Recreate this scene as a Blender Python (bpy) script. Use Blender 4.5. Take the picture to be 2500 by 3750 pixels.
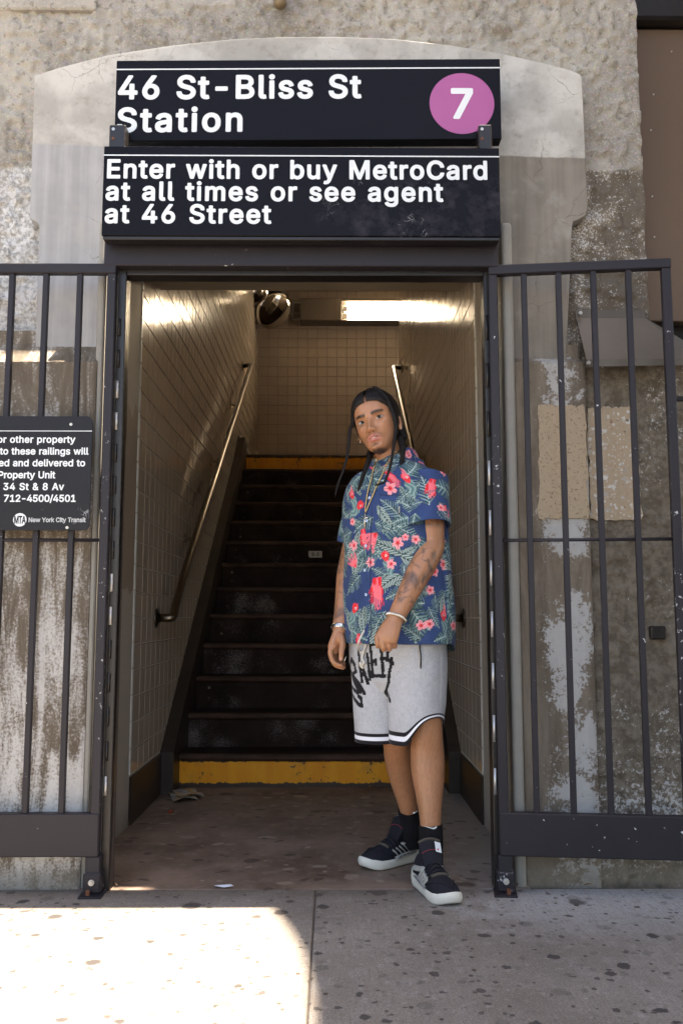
import bpy, bmesh, math, random
import numpy as np
from mathutils import Vector, Matrix
random.seed(7); RNG = np.random.default_rng(7)
for o in list(bpy.data.objects): bpy.data.objects.remove(o)
S = bpy.context.scene
COL = S.collection
R = math.radians

# ------------------------------------------------------------------ camera
EYE = Vector((0, 0, 0.8824)); PITCH = R(6.62); YAW = R(0.48); FPX = 3253.3 * 1568 / 2500
cam = bpy.data.cameras.new('camera'); cam.sensor_fit = 'VERTICAL'; cam.sensor_height = 36; cam.sensor_width = 24
cam.lens = 3253.3 / 3750 * 36; cam.clip_start = 0.05; cam.clip_end = 600
camo = bpy.data.objects.new('camera', cam); COL.objects.link(camo)
camo.location = EYE; camo.rotation_euler = (R(90) + PITCH, 0, -YAW); S.camera = camo

# ------------------------------------------------------------------ sky, sun, exposure
SUN_EL = 72.0
W = bpy.data.worlds.new('World'); S.world = W; W.use_nodes = True
wn = W.node_tree; bg = wn.nodes['Background']
sky = wn.nodes.new('ShaderNodeTexSky'); sky.sky_type = 'NISHITA'; sky.sun_disc = False
sky.sun_elevation = R(SUN_EL); sky.sun_rotation = R(90); sky.dust_density = 1.6; sky.air_density = 1.0
wn.links.new(sky.outputs[0], bg.inputs[0]); bg.inputs[1].default_value = 0.105
sun = bpy.data.lights.new('sun', 'SUN'); sun.energy = 5.0; sun.angle = R(0.53); sun.color = (1, 0.955, 0.88)
suno = bpy.data.objects.new('sun', sun); COL.objects.link(suno)
SUN_D = Vector((-math.cos(R(SUN_EL)), -0.02, -math.sin(R(SUN_EL)))).normalized()
suno.rotation_euler = SUN_D.to_track_quat('-Z', 'Y').to_euler(); suno.location = (3, 0, 9)
V = S.view_settings; V.view_transform = 'Standard'; V.look = 'None'; V.gamma = 1; V.exposure = 2.45
try: V.use_white_balance = True; V.white_balance_temperature = 7700; V.white_balance_tint = 14
except Exception: pass
try: V.use_curve_mapping = False
except Exception: pass
S.cycles.max_bounces = 7; S.cycles.diffuse_bounces = 5; S.cycles.glossy_bounces = 3
S.cycles.use_denoising = True; S.cycles.use_adaptive_sampling = True; S.cycles.adaptive_threshold = 0.025
S.cycles.sample_clamp_indirect = 8

# ------------------------------------------------------------------ helpers
def ray(px, py):
    """direction through a point measured in the photograph (1568 px wide frame)"""
    xr = (px - 784) / FPX; u = (1176 - py) / FPX
    c, s = math.cos(PITCH), math.sin(PITCH); f = c - u * s; z = s + u * c
    c, s = math.cos(YAW), math.sin(YAW)
    return Vector((xr * c + f * s, f * c - xr * s, z))
def at(px, py, Y):
    r = ray(px, py); return EYE + r * (Y / r.y)
def gnd(px, py, z=0.0):
    r = ray(px, py); return EYE + r * ((z - EYE.z) / r.z)

def link(o, parent=None):
    COL.objects.link(o)
    if parent is not None: o.parent = parent
    return o
def mesh_obj(name, verts, faces, mat=None, parent=None, smooth=False, loc=None):
    me = bpy.data.meshes.new(name)
    if isinstance(verts, np.ndarray): verts = verts.tolist()
    me.from_pydata([tuple(v) for v in verts], [], faces); me.update()
    if mat: me.materials.append(mat)
    if smooth: me.polygons.foreach_set('use_smooth', [True] * len(me.polygons))
    o = bpy.data.objects.new(name, me)
    if loc: o.location = loc
    return link(o, parent)
def bm_obj(name, bm, mat=None, parent=None, smooth=False):
    me = bpy.data.meshes.new(name); bmesh.ops.recalc_face_normals(bm, faces=bm.faces); bm.to_mesh(me); bm.free()
    if mat: me.materials.append(mat)
    if smooth: me.polygons.foreach_set('use_smooth', [True] * len(me.polygons))
    return link(bpy.data.objects.new(name, me), parent)
def thing(name, label, cat, loc=(0, 0, 0), group=None):
    o = bpy.data.objects.new(name, None); o.empty_display_size = 0.05; COL.objects.link(o)
    o.location = loc; tag(o, label, cat, group); return o
def tag(o, label, cat=None, group=None, kind=None):
    if label: o['label'] = label
    if cat: o['category'] = cat
    if group: o['group'] = group
    if kind: o['kind'] = kind
    return o
def struct(o, label=None):
    o['kind'] = 'structure'
    if label: o['label'] = label
    return o
def bm_box(bm, x0, x1, y0, y1, z0, z1, bev=0.0, seg=1, M=None):
    r = bmesh.ops.create_cube(bm, size=1)
    vs = r['verts']
    for v in vs:
        v.co = Vector((x0 + (v.co.x + .5) * (x1 - x0), y0 + (v.co.y + .5) * (y1 - y0), z0 + (v.co.z + .5) * (z1 - z0)))
    if bev > 0:
        es = list({e for v in vs for e in v.link_edges})
        rr = bmesh.ops.bevel(bm, geom=es, offset=bev, segments=seg, affect='EDGES', profile=0.5)
        vs = list({v for f in rr['faces'] for v in f.verts} | {v for v in vs if v.is_valid})
    if M is not None:
        for v in vs: v.co = M @ v.co
    return vs
def box(name, x0, x1, y0, y1, z0, z1, mat, parent=None, bev=0.003, seg=1, M=None):
    """a bevelled block; the parent is taken to sit at its own location, so shift into its space"""
    bm = bmesh.new(); bm_box(bm, x0, x1, y0, y1, z0, z1, bev, seg, M)
    o = bm_obj(name, bm, mat); return adopt(o, parent)
def adopt(o, parent):
    """parent o (built in world space) and keep it where it is"""
    if parent is not None:
        o.parent = parent
        L = Vector(parent.location); Q = parent
        while Q.parent is not None: Q = Q.parent; L = L + Q.location
        if parent.rotation_euler.z == 0 or True:
            o.data.transform(Matrix.Translation(-L)) if L.length > 0 else None
    return o
def catmull(pts, n):
    P = np.array([list(p) for p in pts], float); m = len(P); out = []
    for i in range(m - 1):
        p0, p1, p2, p3 = P[max(i - 1, 0)], P[i], P[i + 1], P[min(i + 2, m - 1)]
        for k in range(n):
            t = k / n
            out.append(.5 * (2 * p1 + (p2 - p0) * t + (2 * p0 - 5 * p1 + 4 * p2 - p3) * t * t + (3 * p1 - p0 - 3 * p2 + p3) * t ** 3))
    out.append(P[-1]); return np.array(out)
def frames(P, up=None):
    """tangent, side, normal along a path, parallel transported"""
    T = np.gradient(P, axis=0); T /= np.linalg.norm(T, axis=1)[:, None] + 1e-12
    u = np.array(up if up is not None else (0, 1, 0), float)
    u = u - T[0] * u.dot(T[0])
    if np.linalg.norm(u) < 1e-4: u = np.array((1., 0, 0)) - T[0] * T[0][0]
    u /= np.linalg.norm(u); U = [u]
    for i in range(1, len(P)):
        u = U[-1] - T[i] * U[-1].dot(T[i]); U.append(u / (np.linalg.norm(u) + 1e-12))
    U = np.array(U); return T, U, np.cross(T, U)
def tube_vf(P, rad, seg=12, rad2=None, up=None, cap=True, power=2.0):
    P = np.array([list(p) for p in P], float); n = len(P)
    rad = np.broadcast_to(np.array(rad, float), (n,)); rad2 = rad if rad2 is None else np.broadcast_to(np.array(rad2, float), (n,))
    T, U, B = frames(P, up); a = np.linspace(0, 2 * np.pi, seg, endpoint=False)
    ca, sa = np.cos(a), np.sin(a)
    if power != 2.0:
        ca = np.sign(ca) * np.abs(ca) ** (2 / power); sa = np.sign(sa) * np.abs(sa) ** (2 / power)
    Vt = (P[:, None, :] + U[:, None, :] * (ca[None, :, None] * rad[:, None, None]) + B[:, None, :] * (sa[None, :, None] * rad2[:, None, None])).reshape(-1, 3)
    F = []
    for i in range(n - 1):
        for k in range(seg):
            k2 = (k + 1) % seg; F.append((i * seg + k, i * seg + k2, (i + 1) * seg + k2, (i + 1) * seg + k))
    if cap:
        F.append(tuple(range(seg - 1, -1, -1))); F.append(tuple(range((n - 1) * seg, n * seg)))
    return Vt, F
def merge(parts):
    VV, FF, n = [], [], 0
    for v, f in parts:
        VV.append(np.asarray(v, float)); FF += [tuple(i + n for i in q) for q in f]; n += len(v)
    return np.concatenate(VV), FF
def tube(name, P, rad, mat, parent=None, seg=12, **k):
    v, f = tube_vf(P, rad, seg, **k); o = mesh_obj(name, v, f, mat, None, True); return adopt(o, parent)
def cyl_vf(c, axis, r, depth, seg=16, r2=None):
    c = np.array(c, float); ax = np.array(axis, float); ax /= np.linalg.norm(ax)
    return tube_vf([c, c + ax * depth], [r, r if r2 is None else r2], seg)
def prism(name, poly, y0, y1, mat, parent=None, bev=0.0):
    """polygon given in the x,z plane, pushed from y0 (front) to y1"""
    n = len(poly); v = [(x, y0, z) for x, z in poly] + [(x, y1, z) for x, z in poly]
    bm = bmesh.new(); vs = [bm.verts.new(p) for p in v]
    bm.faces.new(vs[:n]); bm.faces.new(vs[n:][::-1])
    for i in range(n): bm.faces.new((vs[i], vs[(i + 1) % n], vs[n + (i + 1) % n], vs[n + i]))
    bmesh.ops.recalc_face_normals(bm, faces=bm.faces)
    if bev: bmesh.ops.bevel(bm, geom=[e for e in bm.edges if abs(e.verts[0].co.y - y0) < 1e-6 and abs(e.verts[1].co.y - y0) < 1e-6], offset=bev, segments=2, affect='EDGES', profile=.5)
    bmesh.ops.triangulate(bm, faces=[f for f in bm.faces if len(f.verts) > 4])
    return adopt(bm_obj(name, bm, mat), parent)

# lattice noise on arrays
def _h(ix, iy, iz):
    n = (ix.astype(np.int64) * 374761393 + iy.astype(np.int64) * 668265263 + iz.astype(np.int64) * 2147483647 + 1013904223) & 0xffffffff
    n = ((n ^ (n >> 13)) * 1274126177) & 0xffffffff
    n = ((n ^ (n >> 16)) * 2246822519) & 0xffffffff
    return ((n ^ (n >> 15)) & 0xffffff) / float(0xffffff)
def vnoise(x, y, z=None):
    x = np.asarray(x, float); y = np.asarray(y, float); z = np.zeros_like(x) if z is None else np.asarray(z, float)
    ix, iy, iz = np.floor(x), np.floor(y), np.floor(z); fx, fy, fz = x - ix, y - iy, z - iz
    fx, fy, fz = [t * t * t * (t * (t * 6 - 15) + 10) for t in (fx, fy, fz)]; r = 0
    for a in (0, 1):
        for b in (0, 1):
            for c in (0, 1):
                r = r + _h(ix + a, iy + b, iz + c) * (fx if a else 1 - fx) * (fy if b else 1 - fy) * (fz if c else 1 - fz)
    return r
def fbm(x, y, z=None, oct=4, gain=.5):
    r, a, t = 0, 1, 0
    for o in range(oct):
        k = 2.03 ** o; r = r + a * vnoise(x * k + 13.7 * o, y * k - 7.1 * o, None if z is None else z * k + 3.3 * o); t += a; a *= gain
    return r / t
def sstep(a, b, x): t = np.clip((x - a) / (b - a), 0, 1); return t * t * (3 - 2 * t)

# ------------------------------------------------------------------ node materials
class NT:
    def __init__(s, name, rough=.8, metal=0., spec=.5):
        s.m = bpy.data.materials.new(name); s.m.use_nodes = True; s.t = s.m.node_tree; s.b = s.t.nodes['Principled BSDF']
        s.b.inputs['Roughness'].default_value = rough; s.b.inputs['Metallic'].default_value = metal
        s.b.inputs['Specular IOR Level'].default_value = spec; s._p = None
    def new(s, k): return s.t.nodes.new(k)
    def pos(s):
        if s._p is None: s._p = s.new('ShaderNodeNewGeometry').outputs['Position']
        return s._p
    def objc(s): return s.new('ShaderNodeTexCoord').outputs['Object']
    def setin(s, sock, v):
        if hasattr(v, 'is_linked') or hasattr(v, 'links'): s.t.links.new(v, sock)
        else:
            if isinstance(v, (tuple, list)) and len(v) == 3 and len(getattr(sock, 'default_value', (0,))) == 4: v = (*v, 1)
            sock.default_value = v
    def scale(s, vec, xyz, off=(0, 0, 0), rot=(0, 0, 0)):
        n = s.new('ShaderNodeMapping'); s.setin(n.inputs[0], vec); n.inputs['Scale'].default_value = xyz; n.inputs['Location'].default_value = off; n.inputs['Rotation'].default_value = rot
        return n.outputs[0]
    def noise(s, sc=5, det=4, ro=.55, vec=None, dist=0., out=0):
        n = s.new('ShaderNodeTexNoise'); s.setin(n.inputs['Vector'], vec if vec is not None else s.pos())
        n.inputs['Scale'].default_value = sc; n.inputs['Detail'].default_value = det; n.inputs['Roughness'].default_value = ro; n.inputs['Distortion'].default_value = dist
        return n.outputs[out]
    def vor(s, sc=5, vec=None, feat='F1', out='Distance', rnd=1.):
        n = s.new('ShaderNodeTexVoronoi'); s.setin(n.inputs['Vector'], vec if vec is not None else s.pos()); n.feature = feat
        n.inputs['Scale'].default_value = sc; n.inputs['Randomness'].default_value = rnd
        return n.outputs[out]
    def vor2(s, sc=5, vec=None):
        n = s.new('ShaderNodeTexVoronoi'); s.setin(n.inputs['Vector'], vec if vec is not None else s.pos()); n.inputs['Scale'].default_value = sc
        return n.outputs['Distance'], n.outputs['Color']
    def math(s, op, a, b=0., c=0.):
        n = s.new('ShaderNodeMath'); n.operation = op
        for i, v in enumerate((a, b, c)): s.setin(n.inputs[i], v)
        return n.outputs[0]
    def sep(s, vec): n = s.new('ShaderNodeSeparateXYZ'); s.setin(n.inputs[0], vec); return n.outputs
    def comb(s, x, y, z): n = s.new('ShaderNodeCombineXYZ'); [s.setin(n.inputs[i], v) for i, v in enumerate((x, y, z))]; return n.outputs[0]
    def step(s, v, a, b):
        n = s.new('ShaderNodeMapRange'); n.interpolation_type = 'SMOOTHSTEP'; s.setin(n.inputs[0], v); n.inputs[1].default_value = a; n.inputs[2].default_value = b; return n.outputs[0]
    def mix(s, f, a, b, mode='MIX'):
        n = s.new('ShaderNodeMix'); n.data_type = 'RGBA'; n.blend_type = mode; s.setin(n.inputs[0], f); s.setin(n.inputs[6], a); s.setin(n.inputs[7], b); return n.outputs[2]
    def ramp(s, f, stops):
        n = s.new('ShaderNodeValToRGB'); s.setin(n.inputs[0], f); e = n.color_ramp.elements
        while len(e) < len(stops): e.new(.5)
        for q, (p, c) in zip(e, stops): q.position = p; q.color = (*c, 1) if len(c) == 3 else c
        return n.outputs[0]
    def attr(s, name): n = s.new('ShaderNodeAttribute'); n.attribute_name = name; return n.outputs['Color']
    def base(s, v): s.setin(s.b.inputs['Base Color'], v); return s
    def rough(s, v): s.setin(s.b.inputs['Roughness'], v); return s
    def bump(s, h, strength=.4, dist=.01):
        n = s.new('ShaderNodeBump'); n.inputs['Strength'].default_value = strength; n.inputs['Distance'].default_value = dist; s.setin(n.inputs['Height'], h)
        if s.b.inputs['Normal'].is_linked: s.t.links.new(s.b.inputs['Normal'].links[0].from_socket, n.inputs['Normal'])
        s.t.links.new(n.outputs[0], s.b.inputs['Normal']); return s
def plain(name, col, rough=.5, metal=0., var=.12, sc=30, bump=0., spec=.5):
    t = NT(name, rough, metal, spec); n = t.noise(sc, 4)
    t.base(t.mix(n, tuple(c * (1 - var) for c in col), tuple(min(1, c * (1 + var)) for c in col)))
    t.rough(t.math('ADD', t.math('MULTIPLY', t.math('SUBTRACT', n, .5), .25), rough))
    if bump: t.bump(t.noise(sc * 6, 3), bump, .002)
    return t.m
# ================================================================== materials of the setting
def m_rough():
    t = NT('rough_concrete', .92, spec=.25); x, y, z = t.sep(t.pos())
    n1 = t.noise(2.2, 6, .6); n2 = t.noise(38, 3, .6); n3 = t.noise(140, 2, .6); n4 = t.noise(9, 5, .65)
    up = t.mix(t.step(n1, .35, .68), (.255, .235, .205), (.42, .395, .345))
    up = t.mix(t.math('MULTIPLY', t.step(n4, .52, .7), .55), up, (.46, .44, .40))
    pd, pebble = t.vor2(75)
    up = t.mix(t.math('MULTIPLY', t.step(pd, .45, .2), .38), up, t.mix(.75, pebble, (.42, .36, .29)))
    up = t.mix(t.math('MULTIPLY', t.step(n2, .56, .68), .55), up, (.12, .10, .075)); up = t.mix(t.math('MULTIPLY', t.step(n3, .56, .64), .35), up, (.56, .53, .47))  # dark pits paint in relief shade that frontal light leaves out; pale grains
    white = t.mix(t.step(t.noise(70, 4, .7), .38, .60), (.30, .29, .27), (.62, .62, .61)); white = t.mix(t.math('MULTIPLY', t.step(n4, .42, .62), .45), white, (.34, .33, .31))
    brown = t.mix(t.step(n4, .45, .62), (.13, .108, .084), (.215, .183, .145))
    brown = t.mix(t.math('MULTIPLY', t.step(t.math('ADD', n3, t.math('MULTIPLY', n4, .7)), .92, 1.02), .75), brown, (.58, .58, .57))
    low = t.mix(t.step(x, -.6, -.2), white, brown)
    edge = t.math('ADD', z, t.math('MULTIPLY', t.math('SUBTRACT', n4, .5), .03))
    col = t.mix(t.step(edge, 2.535, 2.55), low, up)
    drip = t.noise(1, 4, .6, t.scale(t.pos(), (9, 1, .7)))
    col = t.mix(t.math('MULTIPLY', t.step(drip, .55, .75), .35), col, (.17, .135, .10), 'MIX')
    return t.base(col).bump(n2, .5, .007).bump(n3, .4, .003).m
def m_surround():
    t = NT('smooth_render', .85, spec=.3); x, y, z = t.sep(t.pos())
    n1 = t.noise(3.2, 6, .6); n2 = t.noise(60, 4, .6); n4 = t.noise(8, 5, .6)
    st = t.noise(1, 5, .6, t.scale(t.pos(), (34, 4, 1.6)))
    up = t.mix(t.step(n1, .38, .62), (.37, .355, .325), (.55, .535, .495))
    up = t.mix(t.math('MULTIPLY', t.step(n4, .50, .70), .6), up, (.58, .565, .53)); up = t.mix(t.math('MULTIPLY', t.step(t.noise(26, 5, .7), .52, .68), .4), up, (.24, .215, .18))
    lowr = t.mix(t.step(t.math('ADD', t.math('MULTIPLY', st, .4), t.math('MULTIPLY', n1, .6)), .35, .65), (.175, .155, .13), (.265, .24, .205))
    lowl = t.mix(t.step(t.math('ADD', t.math('MULTIPLY', st, .4), t.math('MULTIPLY', n1, .6)), .35, .65), (.31, .31, .31), (.43, .43, .43))  # left side lighter and greyer: its lighting is put into the colour
    low = t.mix(t.step(x, -.5, .0), lowl, lowr)
    low = t.mix(t.math('MULTIPLY', t.step(n4, .55, .7), .35), low, (.40, .385, .35))
    line = t.math('ADD', t.math('MULTIPLY', x, -.022), 2.578)
    e = t.math('SUBTRACT', t.math('ADD', z, t.math('MULTIPLY', t.math('SUBTRACT', n4, .5), .022)), line)
    col = t.mix(t.step(e, -.004, .004), low, up)
    cr = t.vor(4.5, t.comb(t.math('ADD', x, t.math('MULTIPLY', n4, .12)), 0.0, t.math('ADD', z, t.math('MULTIPLY', n1, .2))), 'DISTANCE_TO_EDGE')
    col = t.mix(t.math('MULTIPLY', t.step(cr, .006, .001), t.math('MULTIPLY', t.step(n1, .5, .6), .6)), col, (.12, .10, .085))
    return t.base(col).bump(n2, .22, .003).m
def m_pier(left):
    t = NT('pier_concrete_' + ('a' if left else 'b'), .9, spec=.25); x, y, z = t.sep(t.pos())
    st = t.noise(1, 6, .7, t.scale(t.pos(), (15, 4, 2.2)), 1.2); n1 = t.noise(5, 6, .65); n2 = t.noise(120, 3, .7); n3 = t.noise(30, 4, .7)
    br = t.mix(t.step(st, .3, .72), (.125, .10, .075), (.22, .185, .145))
    if left:
        wm = t.math('ADD', t.math('MULTIPLY', st, .75), t.math('ADD', t.math('MULTIPLY', n1, .35), t.math('MULTIPLY', n2, .42)))
        wm = t.math('ADD', wm, t.math('MULTIPLY', t.step(z, 1.5, .3), .12))
        col = t.mix(t.step(wm, .76, .96), br, t.mix(n3, (.44, .43, .41), (.60, .59, .57)))
    else:
        cx = t.math('ABSOLUTE', t.math('SUBTRACT', x, t.math('ADD', .80, t.math('MULTIPLY', t.math('SUBTRACT', n1, .5), .30))))
        near = t.math('MULTIPLY', t.step(cx, .15, .02), t.math('ADD', t.math('MULTIPLY', t.step(t.noise(3.1, 3, .6), .38, .62), .8), .25))
        wm = t.math('ADD', t.math('MULTIPLY', n2, .30), t.math('ADD', t.math('MULTIPLY', n3, .45), t.math('ADD', t.math('MULTIPLY', n1, .35), t.math('MULTIPLY', near, .30))))
        wm = t.math('ADD', wm, t.math('MULTIPLY', t.step(z, 1.1, .2), .05))
        wm = t.math('SUBTRACT', wm, t.math('MULTIPLY', t.step(x, .70, .66), .06))
        col = t.mix(t.step(wm, .70, .79), br, t.mix(st, (.34, .335, .325), (.48, .475, .46)))
        fk_ = t.math('ADD', t.math('MULTIPLY', t.noise(75, 4, .75), .62), t.math('ADD', t.math('MULTIPLY', n1, .42), t.math('MULTIPLY', t.step(z, 1.2, .1), .05)))
        fc = t.mix(t.step(n3, .35, .65), (.105, .086, .064), (.185, .158, .124)); fc = t.mix(t.math('MULTIPLY', t.step(fk_, .60, .66), .85), fc, (.48, .475, .46))
        col = t.mix(t.step(x, .883, .886), col, fc)
    low = t.math('ADD', z, t.math('MULTIPLY', n1, .12))
    col = t.mix(t.math('MULTIPLY', t.step(low, .17, .07), .75), col, t.mix(n3, (.10, .075, .05), (.30, .27, .22)))
    return t.base(col).bump(n3, .3, .005).bump(n2, .3, .002).m
def m_walk():
    t = NT('sidewalk_concrete', .88, spec=.3); P = t.pos(); x, y, z = t.sep(P)
    n1 = t.noise(1.5, 6, .6); n2 = t.noise(170, 3, .7); n3 = t.noise(14, 5, .65)
    br = t.noise(1, 3, .6, t.scale(P, (150, 9, 1), rot=(0, 0, .75)))
    col = t.mix(t.step(n1, .35, .68), (.185, .16, .138), (.275, .247, .22))
    col = t.mix(t.math('MULTIPLY', t.step(n3, .5, .72), .4), col, (.33, .32, .31))
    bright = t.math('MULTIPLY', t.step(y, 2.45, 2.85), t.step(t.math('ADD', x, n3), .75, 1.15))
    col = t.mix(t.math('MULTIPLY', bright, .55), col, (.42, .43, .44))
    col = t.mix(t.math('MULTIPLY', t.step(br, .52, .66), .33), col, (.15, .125, .10))
    col = t.mix(t.math('MULTIPLY', t.step(n2, .52, .64), .5), col, (.11, .09, .075)); col = t.mix(t.math('MULTIPLY', t.step(t.noise(230, 2, .6), .57, .66), .35), col, (.55, .52, .48))
    col = t.mix(t.math('MULTIPLY', t.step(t.noise(48, 5, .75), .50, .66), .45), col, (.13, .108, .09)); col = t.mix(t.math('MULTIPLY', t.step(t.noise(33, 5, .75), .55, .70), .35), col, (.46, .44, .41))
    # dark flecks
    fl, fr = t.vor2(26, t.scale(P, (1, .8, 1), rot=(0, 0, .5))); fr = t.sep(fr)[0]
    fm = t.math('MULTIPLY', t.step(fl, .20, .12), t.step(fr, .55, .60))
    col = t.mix(t.math('MULTIPLY', fm, .85), col, (.055, .043, .035))
    gv = t.scale(t.mix(.035, P, t.noise(34, 4, .7, out=1), 'ADD'), (1, 1, 0))
    for sc, th, r0, k in ((8.5, .50, .15, 1.0), (5.2, .74, .13, .9), (13, .52, .18, 1.0), (21, .48, .20, .9), (34, .55, .20, .8)):
        d, c = t.vor2(sc, gv); c = t.sep(c)
        rr = t.math('MULTIPLY', t.math('ADD', c[1], .55), r0)
        mk = t.math('MULTIPLY', t.step(t.math('SUBTRACT', d, rr), .03, -.03), t.step(c[0], th, th + .02))
        col = t.mix(t.math('MULTIPLY', mk, t.math('MULTIPLY', t.math('ADD', c[2], .35), k * .8)), col, (.062, .055, .052))
    dirt = t.math('ADD', y, t.math('MULTIPLY', t.math('SUBTRACT', n3, .5), .22)); col = t.mix(t.math('MULTIPLY', t.step(dirt, 2.86, 3.0), t.math('MULTIPLY', t.step(t.math('ADD', x, n1), 1.4, .9), .6)), col, (.10, .075, .058))
    return t.base(col).bump(br, .14, .002).bump(n2, .3, .0015).m
def m_floor():
    t = NT('passage_floor', .7, spec=.35); P = t.pos(); x, y, z = t.sep(P)
    n1 = t.noise(2.6, 6, .65); n2 = t.noise(90, 3, .7); n3 = t.noise(16, 5, .7)
    col = t.mix(t.step(n1, .32, .7), (.105, .068, .050), (.235, .168, .128)); col = t.mix(t.math('MULTIPLY', t.step(n3, .48, .66), .35), col, (.27, .225, .19))
    wall = t.step(t.math('ADD', x, t.math('MULTIPLY', t.math('SUBTRACT', n3, .5), .35)), .30, .60)
    col = t.mix(t.math('MULTIPLY', wall, .8), col, (.27, .24, .215))
    v = t.scale(t.mix(.06, P, t.noise(16, 3, out=1), 'ADD'), (1, 1, 0))
    for sc, th, cc in ((9, .66, (.30, .235, .19)), (15, .66, (.33, .265, .22)), (8, .62, (.035, .022, .016)), (17, .62, (.03, .02, .015))):
        d, c = t.vor2(sc, t.scale(v, (1, 1.25, 1), off=(sc, 0, 0))); c = t.sep(c)
        mk = t.math('MULTIPLY', t.step(t.math('SUBTRACT', d, t.math('MULTIPLY', c[1], .34)), .05, -.05), t.step(c[0], th, th + .02))
        col = t.mix(t.math('MULTIPLY', mk, .65), col, cc)
    return t.base(col).rough(t.mix(n1, (.5, .5, .5), (.8, .8, .8))).bump(n2, .2, .0015).m
def m_reveal():
    t = NT('painted_reveal', .6, spec=.4); x, y, z = t.sep(t.pos()); n1 = t.noise(3, 5, .6); n2 = t.noise(70, 3, .6)
    col = t.mix(n1, (.42, .385, .33), (.50, .465, .405))
    b = t.math('ADD', z, t.math('MULTIPLY', t.math('SUBTRACT', t.noise(7, 3, .5), .5), .35))
    band = t.math('MULTIPLY', t.step(b, .98, 1.0), t.step(b, 1.78, 1.74))
    col = t.mix(t.math('MULTIPLY', band, t.step(x, 0, -.1)), col, t.mix(n1, (.30, .245, .19), (.37, .305, .24)))
    cr = t.vor(3, t.scale(t.mix(.25, t.pos(), t.noise(3, 3, out=1), 'ADD'), (1, 3.5, .7)), 'DISTANCE_TO_EDGE')
    col = t.mix(t.math('MULTIPLY', t.step(cr, .014, .003), t.step(z, 1.1, .7)), col, (.50, .47, .42))
    col = t.mix(t.math('MULTIPLY', t.step(t.math('ADD', z, t.math('MULTIPLY', n1, .3)), .32, .12), .5), col, (.15, .12, .09))
    return t.base(col).bump(n2, .12, .002).m
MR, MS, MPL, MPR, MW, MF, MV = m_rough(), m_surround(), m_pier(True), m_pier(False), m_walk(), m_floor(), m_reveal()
def m_steel(name='purple_black_paint', col=(.017, .0145, .019), chip=True, heavy=False, streak=True):
    t = NT(name, .48, spec=.32); n = t.noise(14, 5, .6); f = t.noise(190, 2, .6); big = t.noise(24, 4, .65)
    c = t.mix(n, tuple(a * .8 for a in col), tuple(a * 1.35 for a in col))
    if chip:
        v, r = t.vor2(42, t.mix(.04, t.pos(), t.noise(70, 3, out=1), 'ADD')); r = t.sep(r)
        mk = t.math('MULTIPLY', t.step(v, .20, .14), t.math('MULTIPLY', t.step(r[0], .80 if heavy else .925, .81 if heavy else .935), t.step(big, .46 if heavy else .50, .54)))
        c = t.mix(mk, c, (.55, .55, .56))
        mk2 = t.math('MULTIPLY', t.step(t.noise(60, 4, .7), .62 if heavy else .70, .64 if heavy else .72), t.math('MULTIPLY', t.step(t.noise(5, 3), .50, .58), t.step(t.sep(t.pos())[2], 1.7, 1.2)))
        if streak: c = t.mix(mk2, c, (.46, .45, .45))
    return t.base(c).rough(t.mix(n, (.40, .40, .40), (.58, .58, .58))).bump(f, .08, .001).m
MST = m_steel(); MSTC = m_steel('purple_black_paint_chipped', heavy=True); MSTK = m_steel('purple_black_paint_kicked', heavy=True, streak=False)
MBLK = plain('black_edge_paint', (.012, .010, .010), .35, 0, .3, 60)
MBARE = plain('worn_bare_steel', (.50, .50, .50), .35, .7, .25, 40)
MRUST = plain('rusty_bolt', (.16, .06, .03), .8, .2, .35, 120, .4)
MZINC = plain('zinc_bolt', (.55, .52, .47), .4, .8, .2, 90)
MGREY = plain('grey_bead_paint', (.30, .285, .25), .55, 0, .15, 18, .1)

# ================================================================== ground
g = mesh_obj('ground', [(-260, -260, -.06), (260, -260, -.06), (260, 260, -.06), (-260, 260, -.06)], [(0, 1, 2, 3)], plain('street_surface', (.26, .245, .22), .9, 0, .3, 8))
struct(g, 'worn grey street surface beyond the sidewalk')
walk = struct(box('sidewalk', -8.2, 8.2, -3.2, 3.022, -.058, -.006, plain('joint_dirt', (.10, .085, .07), .95, 0, .4, 40), None, 0), 'grey concrete sidewalk dotted with old chewing gum')
XS = [-8.1, -5.2, -2.62, -.058, 2.45, 5.1, 8.1]; YS = [-3.1, .28, 3.004]
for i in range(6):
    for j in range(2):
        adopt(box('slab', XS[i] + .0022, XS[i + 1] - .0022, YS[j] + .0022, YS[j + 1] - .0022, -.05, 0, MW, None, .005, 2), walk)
fl = struct(box('passage_floor', -.872, .642, 3.012, 4.80, -.055, -.003, MF, None, .003), 'dirty brown concrete floor in front of the stairs')
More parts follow.
